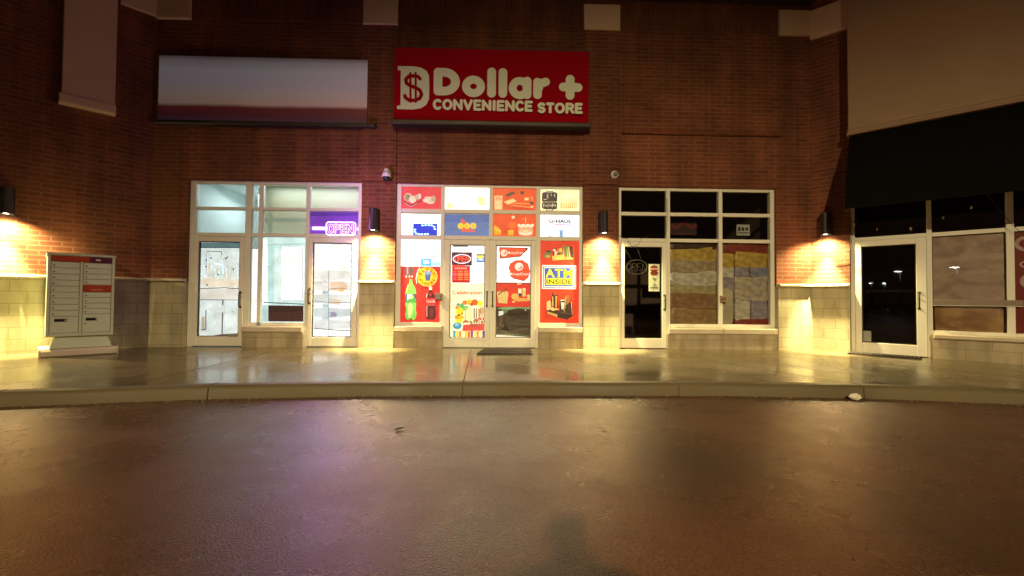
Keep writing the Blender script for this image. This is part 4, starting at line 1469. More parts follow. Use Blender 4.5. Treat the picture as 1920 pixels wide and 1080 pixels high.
a.poly([(931.5, 549), (953.5, 549), (951, 569), (934.5, 568)], (222, 196, 120)); a.ell(942.5, 549, 11, 3.6, (230, 196, 130)); a.line([(934, 552), (945, 545), (950, 541)], 2, (90, 46, 26)); a.line([(937, 546), (946, 543)], 2, (160, 96, 50)); a.line([(946, 549), (949, 544)], 2, (240, 110, 60))
a.ell(966, 556, 7, 6, (226, 180, 90)); a.ell(974, 562, 11, 3.5, (214, 160, 80)); a.rect(972, 541, 978.5, 553, (246, 226, 190)); a.rect(980, 541.5, 986, 556, (214, 196, 120)); a.ell(983, 541.5, 3, 1.6, (240, 225, 160)); a.ell(975.5, 552.5, 3.4, 3.2, (80, 66, 84)); a.ell(985, 562, 11, 3, (220, 170, 90)); a.poly([(988, 553), (996, 552), (996, 562), (990, 561)], (230, 200, 110)); a.ell(963, 566, 3, 1.6, (230, 190, 110))
poster('poster', 'red poster of baskets and bath goods in the middle of the right door leaf')(a)
a = Art(GP - .02, .07); a.sheet(929.5, 576, 996.5, 634.5, (96, 82, 52)); a.poly([(932, 578), (950, 575.5), (994, 576.5), (994, 580), (972, 578), (955, 581), (934, 579.5)], (150, 200, 140), e=.5); a.poly([(935, 584), (944, 583), (944, 590), (935, 593)], (240, 240, 230), e=.7); a.poly([(942, 580), (955, 580), (950, 586), (945, 589)], (120, 160, 110), e=.4)  # dark glass painted on a sheet; its patches and bright dot glow by themselves
a.poly([(931, 627), (950, 626), (972, 628), (994, 630), (994, 632.5), (960, 630), (932, 629.5)], (110, 130, 80), e=.3); a.poly([(930, 628.5), (960, 630.5), (996, 633), (996, 634.4), (930, 634.4)], (250, 248, 225), e=.9); a.poly([(953, 585), (990, 583), (993, 623), (940, 621)], (70, 56, 36), e=.06)
a.ell(986, 582, .9, .9, (255, 255, 220), 8, e=2)
poster('window_covering', 'olive sheet painted as dark glass behind the lower pane of the right door leaf', 'window covering', None)(a)
# 12 right window
a = Art(PP, .55); a.sheet(1014, 451, 1087.5, 607.5, (218, 58, 30))
for pts, c in (([(1022, 474), (1028, 468), (1035, 472), (1031, 484), (1020, 482)], (126, 120, 60)), ([(1037, 466), (1042, 463), (1043, 479), (1038, 480)], (70, 30, 30)), ([(1040, 470), (1046, 470), (1045, 479), (1041, 479)], (226, 210, 180)), ([(1046, 467), (1055, 463), (1056, 476), (1046, 476)], (186, 140, 80)), ([(1056, 460), (1061, 458), (1062, 484), (1056, 484)], (150, 120, 80)), ([(1062, 461), (1068, 460), (1071, 484), (1063, 485)], (110, 130, 60)), ([(1069, 461), (1075, 462), (1077, 482), (1072, 484)], (60, 48, 40)), ([(1036, 479), (1058, 476), (1060, 486), (1037, 488)], (226, 196, 90)), ([(1025, 469), (1034, 469), (1034, 472), (1025, 472)], (70, 50, 36)), ([(1066, 462), (1067.5, 462), (1071, 482), (1069, 482)], (214, 200, 130)), ([(1060, 480), (1077, 483), (1075, 486), (1058, 487)], (190, 160, 90))):
    a.poly(pts, c)
a.ell(1052, 468, 3, 3.4, (246, 200, 50)); a.ell(1028, 480, 5, 2.4, (180, 170, 90)); a.ell(1040, 468, 2.6, 2.2, (240, 230, 210)); a.ell(1050, 484, 6, 2.4, (240, 216, 110)); a.ell(1050, 475, 4, 1.4, (120, 30, 30)); a.line([(1058, 466), (1058, 481)], .7, (240, 230, 200)); a.line([(1064, 464), (1066, 483)], .6, (230, 240, 200))
# desk organiser
BK = (52, 34, 26)
a.poly([(1026, 582), (1034, 578), (1058, 586), (1074, 578), (1074, 593), (1064, 599.5), (1049, 596), (1026, 590)], BK)
a.poly([(1026, 566), (1033, 563), (1034, 580), (1026, 582)], (226, 190, 130)); a.poly([(1027, 578), (1040, 576), (1050, 580), (1037, 583)], (220, 180, 110)); a.poly([(1027, 584), (1046, 590), (1046, 595), (1027, 589)], (180, 140, 80)); a.poly([(1034, 565), (1036, 550), (1038, 549), (1041, 566)], BK); a.poly([(1038, 554), (1047, 552), (1048, 578), (1039, 578)], BK); a.poly([(1042, 555), (1046, 555), (1045, 577), (1042, 577)], (216, 140, 60)); a.rect(1036.5, 556, 1038, 574, (230, 190, 120))
a.poly([(1050, 564), (1074, 568), (1075, 592), (1050, 590)], BK); a.poly([(1052, 562), (1060, 562), (1058, 580), (1054, 580)], (226, 214, 190)); a.rect(1053, 564, 1060, 567, (30, 24, 24)); a.poly([(1060, 556), (1068, 553), (1067, 570), (1061, 572)], (130, 100, 40)); a.line([(1066, 584), (1072, 558)], 1.4, (90, 30, 20)); a.line([(1062, 556), (1060, 580)], .7, (210, 190, 120)); a.line([(1055, 573), (1060, 586)], 1, (190, 150, 110)); a.line([(1072, 566), (1074, 590)], .8, (236, 200, 150)); a.line([(1048, 585), (1073, 590)], .6, (120, 80, 60))
poster('poster', 'tall red office supplies poster in the right window of the middle shop')(a)
a = Art(PP + .005, .62); a.sheet(1017, 497, 1081.5, 541.5, (246, 248, 250), thick=.003)
a.rect(1019, 499, 1079.5, 539.5, (74, 110, 160)); a.rect(1020.4, 500.4, 1078.1, 538.1, (238, 244, 248)); a.rect(1022, 502, 1076.5, 536.4, (62, 88, 176)); a.rect(1024, 521, 1074.6, 534, (246, 236, 60))
a.text('ATM', 1023.5, 503.8, 1074.5, 519.6, (246, 238, 44), .018, spacing=1.1); a.text('INSIDE', 1025.5, 523.2, 1073.5, 532.3, (40, 40, 32), .015)
poster('atm_sign', 'blue, yellow and white ATM INSIDE sign on the tall red window poster', 'sign', None)(a)
# push plate / letter lock on the left jamb
t = thing('letter_box', 'small square grey metal lock box on the jamb left of the poster covered doors', 'lock box', fr_F(FX(822, 556)[0], -FD, FX(822, 562)[1]), 'small metal boxes on the frames')
mb = MB(fr_F); u0_, z0_ = FX(816.5, 562.5); u1_, z1_ = FX(829, 550)
mb.bbox(u0_, u1_, FD - .002, FD + .05, z0_, z1_, M['canvas'], .008); mb.build('case', root=t)
mb = MB(fr_F); mb.box(u0_ + .02, u1_ - .02, FD + .051, FD + .055, z0_ + .03, z1_ - .03, M['steel']); mb.build('face_plate', root=t)

# ================================================================== LEFT SHOP: papers, purple sign
PL = GP - .012
def pfilm(x0, y0, x1, y1, c, e, label, name='window_paper', deco=None, p=PL, grp='papers behind the left shop glass'):
    a = Art(p, e); a.sheet(x0, y0, x1, y1, c)
    if deco: deco(a)
    return poster(name, label, 'window paper', grp)(a)
def d1(a):
    a.rect(369, 454, 446, 462, (120, 160, 168), e=.5); a.rect(369, 462, 446, 464, (90, 120, 130), e=.5)
    for k in range(9): a.poly([(376 + k * 7.5, 478 + (k * 13) % 40), (382 + k * 7, 476 + (k * 13) % 40), (384 + k * 7.3, 500 + (k * 17) % 50), (377 + k * 7, 503 + (k * 17) % 50)], (228, 226, 214) if k % 2 else (214, 236, 240))
    a.poly([(372, 520), (446, 524), (446, 538), (372, 538)], (232, 224, 206)); a.rect(370, 541, 446, 561, (238, 240, 236), e=.75)
    a.line([(370, 540.5), (390, 540.2), (416, 539), (430, 540.8), (448, 540.4)], 1.4, (100, 96, 90), e=.3); a.line([(370, 562), (448, 562.4)], 1.2, (100, 96, 90), e=.3)
    a.line([(382, 470), (411, 471)], 1.2, (110, 116, 120), e=.4); a.line([(382, 470), (381.5, 512)], .8, (160, 176, 180), e=.6); a.line([(410, 471), (410, 477)], 1.2, (90, 90, 90), e=.3)
    for X, Y in ((390, 483), (381.5, 487), (418, 484), (421, 482), (433, 504), (383, 534), (404, 514), (381, 500)): a.ell(X, Y, 1.6, 1.8, (110, 112, 110), 8, e=.35)
    a.line([(381, 581), (380.6, 618), (372, 619)], 2.0, (130, 126, 120), e=.4); a.rect(372.5, 594, 379, 617, (196, 190, 176), e=.6)
    a.line([(412.5, 586), (411.5, 630)], 2.2, (110, 106, 100), e=.4); a.line([(413.5, 563), (412.5, 572)], 2.2, (90, 86, 84), e=.3); a.poly([(383, 632), (411, 627), (446, 625), (446, 632)], (130, 120, 110), e=.4); a.line([(416, 563), (416, 625)], .6, (190, 200, 200), e=.7)
    a.line([(430, 582), (434, 585)], 1, (120, 116, 110)); a.poly([(416, 590), (445, 592), (445, 616), (417, 614)], (216, 232, 238), e=.9)
pfilm(367.5, 452.5, 447, 633, (226, 246, 250), .95, 'taped translucent white papers covering the leftmost door glass', deco=d1)
def d2(a):
    a.poly([(601, 514), (612, 512), (612, 632), (600, 632)], (190, 214, 226), e=.8)
    for k, (y, c) in enumerate(((507, (240, 248, 250)), (527, (236, 238, 240)), (552, (224, 234, 238)), (578, (206, 222, 232)), (600, (224, 234, 242)))):
        a.poly([(585, y), (610, y - 1.5), (658, y + 1), (658, y + 15), (612, y + 19), (585, y + 16)], c, e=.95)
    a.poly([(614, 528), (640, 527), (652, 538), (640, 546), (616, 544)], (240, 214, 190), e=.9); a.poly([(628, 541), (642, 541), (640, 547), (630, 546)], (246, 206, 140), e=.9); a.poly([(614, 560), (640, 562), (634, 572), (616, 570)], (228, 214, 200), e=.8)
    a.line([(613, 506), (613, 632)], 1.1, (130, 140, 170), e=.6); a.line([(585, 564), (612, 567), (658, 568)], 1.0, (110, 130, 150), e=.5); a.line([(585, 616), (612, 618.5), (658, 621)], 1.4, (110, 124, 134), e=.4)
    a.line([(614, 542), (634, 540), (656, 543)], .9, (120, 116, 130), e=.5); a.poly([(616, 586), (622, 584), (629, 588), (627, 594), (616, 594)], (170, 170, 200), e=.7); a.line([(614, 604), (656, 606)], .8, (150, 160, 180), e=.6)
    a.rect(585, 619, 612, 632.5, (244, 254, 255), e=1.5); a.line([(586, 531), (611, 527)], .8, (140, 160, 180), e=.6); a.line([(587, 546), (611, 548)], .7, (150, 170, 190), e=.6)
pfilm(583, 454.5, 659, 633, (248, 255, 254), 1.25, 'bright white and pale blue taped sheets on the door under the purple OPEN sign', deco=d2)
def d3(a):
    a.rect(497, 457, 510, 566, (196, 238, 240), e=.9); a.rect(524, 462, 566, 562, (248, 255, 255), e=1.4); a.rect(487, 446, 496, 602, (246, 255, 255), e=1.3); a.line([(496, 458), (568, 456)], 1.0, (160, 190, 190), e=.6)
    a.rect(510, 467, 524, 566, (222, 248, 248), e=1.05); a.line([(489, 567), (566, 570.5)], 2, (120, 140, 150), e=.4); a.poly([(498, 572.5), (565, 573.5), (565, 603.5), (498, 603)], (104, 70, 66), e=.22); a.poly([(500, 574), (564, 575), (564, 584), (500, 586)], (88, 60, 58), e=.22)
    a.line([(563, 462), (563, 560)], 1, (140, 170, 180), e=.6); a.rect(486.5, 572, 497, 604, (190, 226, 234), e=.8)
pfilm(485, 443.5, 571, 606, (206, 240, 242), 1.0, 'pale sheet with a dark brown lower panel in the middle pane of the left shop', deco=d3)
pfilm(468.5, 466, 477, 605, (240, 252, 252), 1.3, 'very narrow bright strip in the slim pane beside the leftmost door')
# frosted backing of the two upper middle panes
t = thing('open_sign', 'pink OPEN light sign with white rounded border in the purple lit transom', 'open sign', fr_F(FX(638, 428)[0], 0, FX(638, 440)[1]), 'OPEN signs')
a = Art(GP - .03, 1.0); a.sheet(578, 396, 671, 439, (138, 72, 218), e=.62, thick=.004)  # sheet coloured and glowing purple in place of the tubes' light on the pane
a.rect(578, 396.5, 671, 403, (112, 62, 196), e=.5); a.build('purple_glow_sheet', root=t)
mb = MB(fr_F)
u0_, zc_ = FX(582, 426.5); u1_, _ = FX(611, 427); mb.tube([(u0_, GP - .015, zc_), (u1_, GP - .015, zc_)], .034, neon_lilac, 10)
mb.build('light_tube', root=t); mb = MB(fr_F)
mb.tube([(FX(666.5, 428)[0], GP - .015, FX(666, 428)[1]), (FX(669.5, 428)[0], GP - .015, FX(666, 428)[1])], .03, neon_lilac, 10)
mb.build('light_tube', root=t)
PO = FD + .02
mb = MB(fr_F)
u0_, z0_ = FX(610.5, 440); u1_, z1_ = FX(666, 416.5)
lil = paper((150, 90, 200), .8); mb.bbox(u0_ + .01, u1_ - .01, PO - .02, PO, z0_ + .01, z1_ - .01, lil, .004); mb.build('backing_panel', root=t)
mb = MB(fr_F)
rc = .05
path = []
for cx, cz, g0 in ((u1_ - rc, z1_ - rc, 0), (u0_ + rc, z1_ - rc, 90), (u0_ + rc, z0_ + rc, 180), (u1_ - rc, z0_ + rc, 270)):
    path += [(cx + rc * math.cos(R(g0 + k * 22.5)), PO + .01, cz + rc * math.sin(R(g0 + k * 22.5))) for k in range(5)]
path.append(path[0])
mb.tube(path, .012, neon_white, 8, caps=False)
mb.build('border_tube', root=t)
mb = MB(fr_F)
for k, ch in enumerate('OPEN'):
    x0 = 615 + k * 12.2
    for pl in STROKE[ch]:
        Q = [FX(x0 + q[0] * 8.6, 435.5 - q[1] * 14) for q in pl]
        thick_line(mb, [(u, PO + .012, z) for u, z in Q], .021, neon_white, .4)
mb.build('letter_outlines', root=t)
mb = MB(fr_F)
for k, ch in enumerate('OPEN'):
    x0 = 615 + k * 12.2
    for pl in STROKE[ch]:
        Q = [FX(x0 + q[0] * 8.6, 435.5 - q[1] * 14) for q in pl]
        thick_line(mb, [(u, PO + .020, z) for u, z in Q], .0115, neon_pink if k % 3 else paper((150, 40, 190), .9), .5)
mb.build('letter_tubes', root=t)
light('added_purple_fill', 'POINT', (-2.5, -.95, 3.0), 34, (.80, .38, 1.0), shadow_soft_size=.12)  # added lamp in mid-air, throws the sign's purple on the brick
light('added_shopfront_fill', 'AREA', (-.18, -.14, 2.1), 40, (1, .93, .52), target=(-.18, -4.2, .8), shape='RECTANGLE', size=3.4, size_y=2.3)  # added light panel before the posters, brightens the wet ground
light('added_purple_ground_fill', 'AREA', (-3.2, -.12, 2.55), 20, (.66, .24, 1.0), target=(-2.6, -5, 0), shape='RECTANGLE', size=.9, size_y=.35)  # added panel before the sign, tints the ground purple

# ================================================================== DARK SHOP
t = thing('open_sign', 'unlit OPEN tube sign with oval ring hanging inside the dark shop door', 'open sign', fr_F(FX(1197, 498)[0], 0, FX(1197, 510)[1]), 'OPEN signs')
dead = surf('unlit_tube', (.42, .38, .28), .3)
mb = MB(fr_F)
for rr in (1, .93):
    P = [FX(1197 + 20.5 * rr * math.cos(R(g)), 500 - 14 * rr * math.sin(R(g))) for g in range(0, 361, 12)]
    mb.tube([(u, GP - .03, z) for u, z in P], .0035, dead, 6, caps=False)
mb.build('oval_tube', root=t)
mb = MB(fr_F)
for k, ch in enumerate('OPEN'):
    x0 = 1178 + k * 9.8
    for pl in STROKE[ch]:
        Q = [FX(x0 + q[0] * 7.4 + q[1] * 1.6, 506 - q[1] * 12.5) for q in pl]
        mb.tube([(u, GP - .028, z) for u, z in Q], .0055, dead, 6)
mb.build('letters', root=t)
for (A_, B_) in (((1188, 487), (1176, 466)), ((1206, 486), (1199, 466))):
    mb = MB(fr_F); q0, q1 = FX(*A_), FX(*B_); mb.tube([(q0[0], GP - .03, q0[1]), (q1[0], GP - .03, q1[1])], .003, dead, 5)
    mb.build('hanging_wire', root=t)
a = Art(PP, 0); a.sheet(1219, 494.5, 1239.5, 546, (214, 220, 190))
a.rect(1220.5, 496, 1238, 511, (226, 226, 196)); a.ell(1229.3, 503.5, 8, 6.6, (130, 40, 26)); a.rect(1222, 501.8, 1237, 505.2, (226, 200, 170)); a.rect(1224, 502.8, 1235, 504.2, (150, 70, 50))
a.ell(1229.3, 511.5, 7.6, 3.6, (120, 44, 30)); a.rect(1223, 515, 1236, 516, (150, 70, 50)); a.poly([(1225, 521), (1234, 521), (1229.5, 527)], (120, 140, 110)); a.poly([(1225, 536), (1234, 536), (1229.5, 529)], (150, 170, 140)); a.rect(1222, 538.6, 1237, 540.2, (40, 40, 34))
poster('notice', 'narrow cream notice with red round mark on the dark shop door', 'notice', None)(a)
a = Art(GP - .02, 0); a.sheet(1386.5, 419.5, 1411.5, 440, (190, 196, 180)); a.rect(1389, 424, 1394, 432, (50, 46, 40)); a.ell(1398.5, 428, 3, 3.6, (60, 54, 46)); a.rect(1403, 425, 1408.5, 431, (70, 60, 50)); a.rect(1388, 434, 1410, 436, (90, 90, 80))
poster('notice', 'small pale square notice in the right transom of the dark shop', 'notice', None)(a)
a = Art(GP - .25, 0); 
for k in range(8): a.ell(1272 + k * 6.5, 417 + 5 * math.sin(k * 1.3), 4.2, 3.4, (120, 22, 18), 10)
a.line([(1280, 433), (1308, 433.6)], 1.4, (110, 26, 20)); a.sheet(1266, 407, 1320, 436, (46, 12, 10))
poster('notice', 'dim dark red sign board behind the middle transom of the dark shop', 'notice', None)(a)
# bundles of wrapped bedding stacked behind the glass
def bundle(fr, u0, u1, p0, p1, z0, z1, mt, label, seed=0, sag=.02, name='bedding_bundle', grp='wrapped bundles stacked in the dark shop window'):
    mb = MB(fr)
    nu, nv = 28, 16
    cu, cp, cz = (u0 + u1) / 2, (p0 + p1) / 2, (z0 + z1) / 2
    hu, hp_, hz = (u1 - u0) / 2 * 1.02, (p1 - p0) / 2, (z1 - z0) / 2 * 1.10
    vs, fs = [], []
    def se(c, e): return math.copysign(abs(c) ** e, c)
    for i in range(nv + 1):
        a_ = -math.pi / 2 + math.pi * i / nv
        for k in range(nu):
            g = 2 * math.pi * k / nu
            x = se(math.cos(a_), .25) * se(math.cos(g), .2); y = se(math.cos(a_), .25) * se(math.sin(g), .2); z = se(math.sin(a_), .2)
            q = Vector((cu + x * hu, cp + y * hp_, cz + z * hz))
            w_ = noise.noise(Vector((q.x * 9 + seed, q.y * 9, q.z * 16))) * sag + noise.noise(Vector((q.x * 3 + seed * 2, 3, q.z * 5))) * sag
            q.y += w_ ; q.z += w_ * .6 + .012 * math.sin(q.x * 7 + seed)
            vs.append(tuple(q))
    for i in range(nv):
        for k in range(nu):
            k2 = (k + 1) % nu
            fs.append((i * nu + k, i * nu + k2, (i + 1) * nu + k2, (i + 1) * nu + k))
    mb.mesh(vs, fs, mt, True)
    o = mb.build(name)
    recenter(o)
    tag(o, label, 'bundle', grp)
    return o
def cloth(name, c, c2=None, rough=.4, scale=9, bump=.5):
    mt, n, b = newmat(name)
    tc = N(n, 'ShaderNodeTexCoord')
    mp = N(n, 'ShaderNodeMapping'); mp.inputs['Scale'].default_value = (.8, .8, 1.3)
    n.links.new(tc.outputs['Object'], mp.inputs[0])
    no = N(n, 'ShaderNodeTexNoise'); no.inputs['Scale'].default_value = scale; no.inputs['Detail'].default_value = 5; no.inputs['Distortion'].default_value = .4
    n.links.new(mp.outputs[0], no.inputs['Vector'])
    cr = N(n, 'ShaderNodeValToRGB')
    cr.color_ramp.elements[0].position = .38; cr.color_ramp.elements[1].position = .62
    cr.color_ramp.elements[0].color = (*([v * .35 + q * .5 for v, q in zip(c, c2)] if c2 else [v * .6 for v in c]), 1); cr.color_ramp.elements[1].color = (*c, 1)
    n.links.new(no.outputs[0], cr.inputs[0]); n.links.new(cr.outputs[0], b.inputs['Base Color'])
    b.inputs['Roughness'].default_value = rough
    bp = N(n, 'ShaderNodeBump'); bp.inputs['Strength'].default_value = bump; bp.inputs['Distance'].default_value = .03
    n.links.new(no.outputs[0], bp.inputs['Height']); n.links.new(bp.outputs[0], b.inputs['Normal'])
    return mt
YEL = cloth('yellow_plastic', (.66, .48, .10), (.38, .24, .06)); GRN = cloth('grey_green_cloth', (.50, .46, .28), (.34, .18, .11)); WPL = cloth('clear_wrapped_sheet', (.74, .72, .58), (.44, .40, .28), .2)
OLV = cloth('olive_fleece', (.50, .43, .22), (.34, .28, .13)); BRN = cloth('brown_fleece', (.34, .20, .09), (.20, .11, .05)); TAN = cloth('tan_fleece', (.42, .28, .12), (.26, .16, .07)); PAT = cloth('patterned_sheet', (.60, .52, .36), (.28, .30, .32)); LIL = cloth('lilac_sheet', (.40, .36, .40), (.24, .20, .26)); BLU = cloth('blue_grey_sheet', (.30, .32, .40), (.16, .15, .26)); REDC = cloth('dull_red_cloth', (.32, .06, .03), (.15, .03, .02)); PALE = cloth('pale_cream_board', (.62, .56, .38), (.52, .46, .30), .5, 3, .1); DKB = cloth('dark_brown_cloth', (.07, .035, .02), (.03, .015, .01))
ua, ub = cols3[1]; uc, ud = cols3[2]
def zpx(y): return FX(1305, y)[1]
i_ = 0
for (y0, y1, mt, lab) in ((452, 466, DKB, 'dark folded cloth at the very top of the left bundle stack in the dark shop'), (463, 489, YEL, 'crumpled yellow plastic bundle high in the left stack of the dark shop'), (488, 511, GRN, 'grey green folded blanket below the yellow bundle of the left stack'), (509, 536, WPL, 'shiny clear wrapped sheet set in the middle of the left stack'), (535, 551, OLV, 'olive folded fleece under the shiny wrapped set of the left stack'), (549, 580, BRN, 'thick brown folded blanket in the lower part of the left stack'), (578, 609, TAN, 'tan brown folded fleece at the bottom of the left stack')):
    bundle(fr_F, ua + .01, ub - .01, -.42, -.125, zpx(y1), zpx(y0), mt, lab, i_ * 3.3, .024); i_ += 1
um = FX(1384, 500)[0]; um2 = FX(1413, 500)[0]
for (y0, y1, a0_, a1_, mt, lab) in ((455, 474, uc, ud, REDC, 'dull red cloth along the top of the right stack in the dark shop'), (471, 500, uc, um, YEL, 'yellow wrapped pillow at the upper left of the right stack'), (471, 500, um, ud, YEL, 'wider yellow patterned pillow pack at the upper right of the right stack'),
        (498, 520, uc, um, WPL, 'square clear wrapped sheet below the yellow pillow of the right stack'), (499, 518, um, um2, LIL, 'small lilac folded sheet in the centre of the right stack'), (499, 518, um2, ud, BLU, 'blue grey folded sheet at the right edge of the right stack'),
        (518, 542, uc, um, LIL, 'pale lilac fleece low on the left of the right stack'), (517, 543, um, ud, PAT, 'cream patterned bedding pack in the middle right of the right stack'), (541, 605, uc, um - .02, PALE, 'tall plain cream board leaning at the lower left of the right stack'),
        (542, 563, um, ud, PAT, 'thin patterned pack above the large grey pack of the right stack'), (562, 600, um, um2 + .02, WPL, 'large pale grey wrapped pack at the bottom centre of the right stack'), (562, 600, um2 + .02, ud, LIL, 'lilac grey wrapped pack at the bottom right of the right stack'), (598, 611, um, ud, REDC, 'flat dull red cloth under the bottom packs of the right stack')):
    bundle(fr_F, a0_ + .008, a1_ - .008, -.42, -.125, zpx(y1), zpx(y0), mt, lab, i_ * 2.7, .022); i_ += 1
t = thing('mail_slot', 'brown metal mail slot box on the mullion between the dark shop windows', 'mail slot', fr_F(FX(1357, 561)[0], 0, FX(1357, 568)[1]), 'small metal boxes on the frames')
mb = MB(fr_F); u0_, z0_ = FX(1352, 567); u1_, z1_ = FX(1363, 554.5); mb.bbox(u0_, u1_, FD - .002, FD + .045, z0_, z1_, surf('brown_box', (.26, .17, .11), .5), .012); mb.build('case', root=t)
mb = MB(fr_F); mb.box(u0_ + .02, u1_ - .02, FD + .0455, FD + .05, z0_ + .06, z0_ + .075, M['black']); mb.build('slot', root=t)
# loose wires over the dark shop door
def wire(name, pts, r, label, mt=None, cat='wire', grp='loose wires on the shopfronts'):
    mb = MB(fr_W); mb.tube([tuple(q) for q in pts], r, mt or M['darkhousing'], 6)
    o = mb.build(name); recenter(o); tag(o, label, cat, grp); return o
def wp(px, p=.0): return [fr_F(*((FX(*q)[0], p + .004 * math.sin(i * 2.1), FX(*q)[1]))) for i, q in enumerate(px)]
wire('cable', wp([(1161, 440), (1170, 446), (1178, 447), (1181, 455), (1186, 462), (1199, 458), (1203, 447), (1214, 442), (1222, 438), (1230, 441), (1240, 438), (1248, 442), (1252, 430), (1253, 400), (1252, 370)], -.045), .0035, 'thin dark wire trailing across the frame over the dark shop door')
def wr(pts): return [fr_R(*q) for q in pts]
wire('cable', wr([(.66, .03, 2.68), (.64, .05, 2.5), (.665, .03, 2.36), (.65, .05, 2.2), (.63, .04, 2.12), (.60, .05, 1.98), (.5, .03, 1.88), (.38, .02, 1.85)]), .005, 'dark cord dangling beside the angled corner door frame', None)
wire('cable', wr([(2.2, .4, 3.35), (2.45, .25, 2.8), (2.66, .08, 2.42), (2.9, .01, 2.05)]), .004, 'thin cord hanging in front of the angled shop window')
# fairy bulbs under the awning
for i, (u, z, lab) in enumerate(((.70, 2.58, 'nearest the brick corner'), (1.04, 2.45, 'over the middle of the angled door'), (1.50, 2.41, 'over the handle side of the angled door'), (1.92, 2.55, 'left above the angled window'), (2.26, 2.68, 'highest above the angled window'))):
    t = thing('string_bulb', 'tiny pale string bulb under the awning, ' + lab, 'string bulb', fr_R(u, .05, z), 'string bulbs under the awning')
    mb = MB(fr_R); mb.ball((u, .05, z), .018, surf('bulb_glass', (.5, .42, .3), .2), rz=.026, seg=10, rings=6); mb.build('glass', root=t)
    mb = MB(fr_R); mb.cyl((u, .05, z + .02), .010, .03, M['black'], 10); mb.build('socket', root=t)

# ================================================================== RIGHT WING WINDOW CONTENTS
def fmR(u, z): return (u, z)
MAU = cloth('mauve_film', (.62, .46, .36), (.36, .25, .19), .35, 3.5, .5)
mb = MB(fr_R); mb.box(1.78, 2.64, -.112, -.108, 1.10, 2.24, MAU)
o = mb.build('window_covering'); recenter(o); tag(o, 'mauve paper sheet hung inside the angled shop window above the shelf rail', 'window covering')
mb = MB(fr_R); mb.bbox(1.775, 2.82, -.052, -.035, 1.06, 1.15, surf('rail_grey', (.26, .19, .15), .6), .006); mb.box(1.775, 2.82, -.034, -.031, 1.048, 1.058, M['white'])
o = mb.build('shelf_rail'); recenter(o); tag(o, 'dark horizontal rail with pale lower edge across the angled shop window', 'rail')
bundle(fr_R, 1.79, 2.63, -.5, -.12, .60, 1.12, cloth('brown_patchy_cloth', (.55, .34, .14), (.26, .09, .04), .5, 3), 'brown patchy bundle heaped below the rail of the angled window', 50, .03, grp=None, name='cloth_bundle')
a = Art(GP - .01, 0, frame=fr_R, map=fmR); a.sheet(2.74, .63, 3.74, 2.24, (120, 20, 14))
def sheetR(a, u0, u1, z0, z1, c): a.box(u0, u1, a.p - .002, a.p, z0, z1, a.m_(c))
a = Art(GP - .012, 0, frame=fr_R, map=fmR); sheetR(a, 2.74, 3.745, .63, 2.24, (132, 24, 14))
for cu_, cz_, rr in ((2.86, 2.05, .12), (2.84, 1.72, .05), (2.92, 1.45, .13), (3.3, 1.9, .16), (3.4, 1.2, .2)):
    p_ = a.lay(); a.face([(cu_ + rr * math.cos(R(g)), p_, cz_ + rr * math.sin(R(g))) for g in range(0, 360, 18)], a.m_((206, 180, 160)))
    p_ = a.lay(); a.face([(cu_ + rr * .6 * math.cos(R(g)), p_, cz_ + rr * .6 * math.sin(R(g))) for g in range(0, 360, 18)], a.m_((150, 40, 28)))
poster('poster', 'dark red poster with pale rings in the far right angled window', 'poster', None)(a)
a = Art(GP - .01, 0, frame=fr_R, map=fmR); sheetR(a, .80, .92, .36, .56, (206, 210, 196))
poster('notice', 'small pale card in the lower left corner of the angled door glass', 'notice', None)(a)

# ================================================================== MATS, MAILBOX, LITTER
def mat(fr_pts, n, label, raise_=.012):
    """ribbed scraper mat given by its four ground corners"""
    A_, B_, C_, D_ = [Vector(q) for q in fr_pts]      # front-left, front-right, back-right, back-left
    mb = MB(fr_W)
    def Q(s, t_, z): q = (A_ * (1 - s) + B_ * s) * (1 - t_) + (D_ * (1 - s) + C_ * s) * t_; return (q.x, q.y, KERB + z)
    for k in range(n):
        s0, s1 = k / n, (k + .52) / n
        b_, t_ = [Q(s0, 0, .004), Q(s1, 0, .004), Q(s1, 1, .004), Q(s0, 1, .004)], [Q(s0, 0, .026), Q(s1, 0, .026), Q(s1, 1, .026), Q(s0, 1, .026)]
        mb.face(t_, M['rubber'])
        for i in range(4): mb.face([b_[i], b_[(i + 1) % 4], t_[(i + 1) % 4], t_[i]], M['rubber'])
    for t0_, t1_ in ((-.015, .02), (.48, .51), (.98, 1.015)):
        b_, t_ = [Q(-.01, t0_, .004), Q(1.01, t0_, .004), Q(1.01, t1_, .004), Q(-.01, t1_, .004)], [Q(-.01, t0_, .020), Q(1.01, t0_, .020), Q(1.01, t1_, .020), Q(-.01, t1_, .020)]
        mb.face(t_, M['rubber'])
        for i in range(4): mb.face([b_[i], b_[(i + 1) % 4], t_[(i + 1) % 4], t_[i]], M['rubber'])
    o = mb.build('door_mat'); recenter(o); tag(o, label, 'door mat', 'door mats'); return o
mat([(-.36, -.98), (.60, -.98), (.62, -.20), (-.26, -.20)], 24, 'ribbed black door mat in front of the poster covered double doors')
c0, c1, c2, c3 = fr_R(.62, .38, 0), fr_R(1.62, .38, 0), fr_R(1.62, .10, 0), fr_R(.62, .10, 0)
mat([c.xy for c in (c0, c1, c2, c3)], 22, 'thin dark door mat at the foot of the angled corner door')

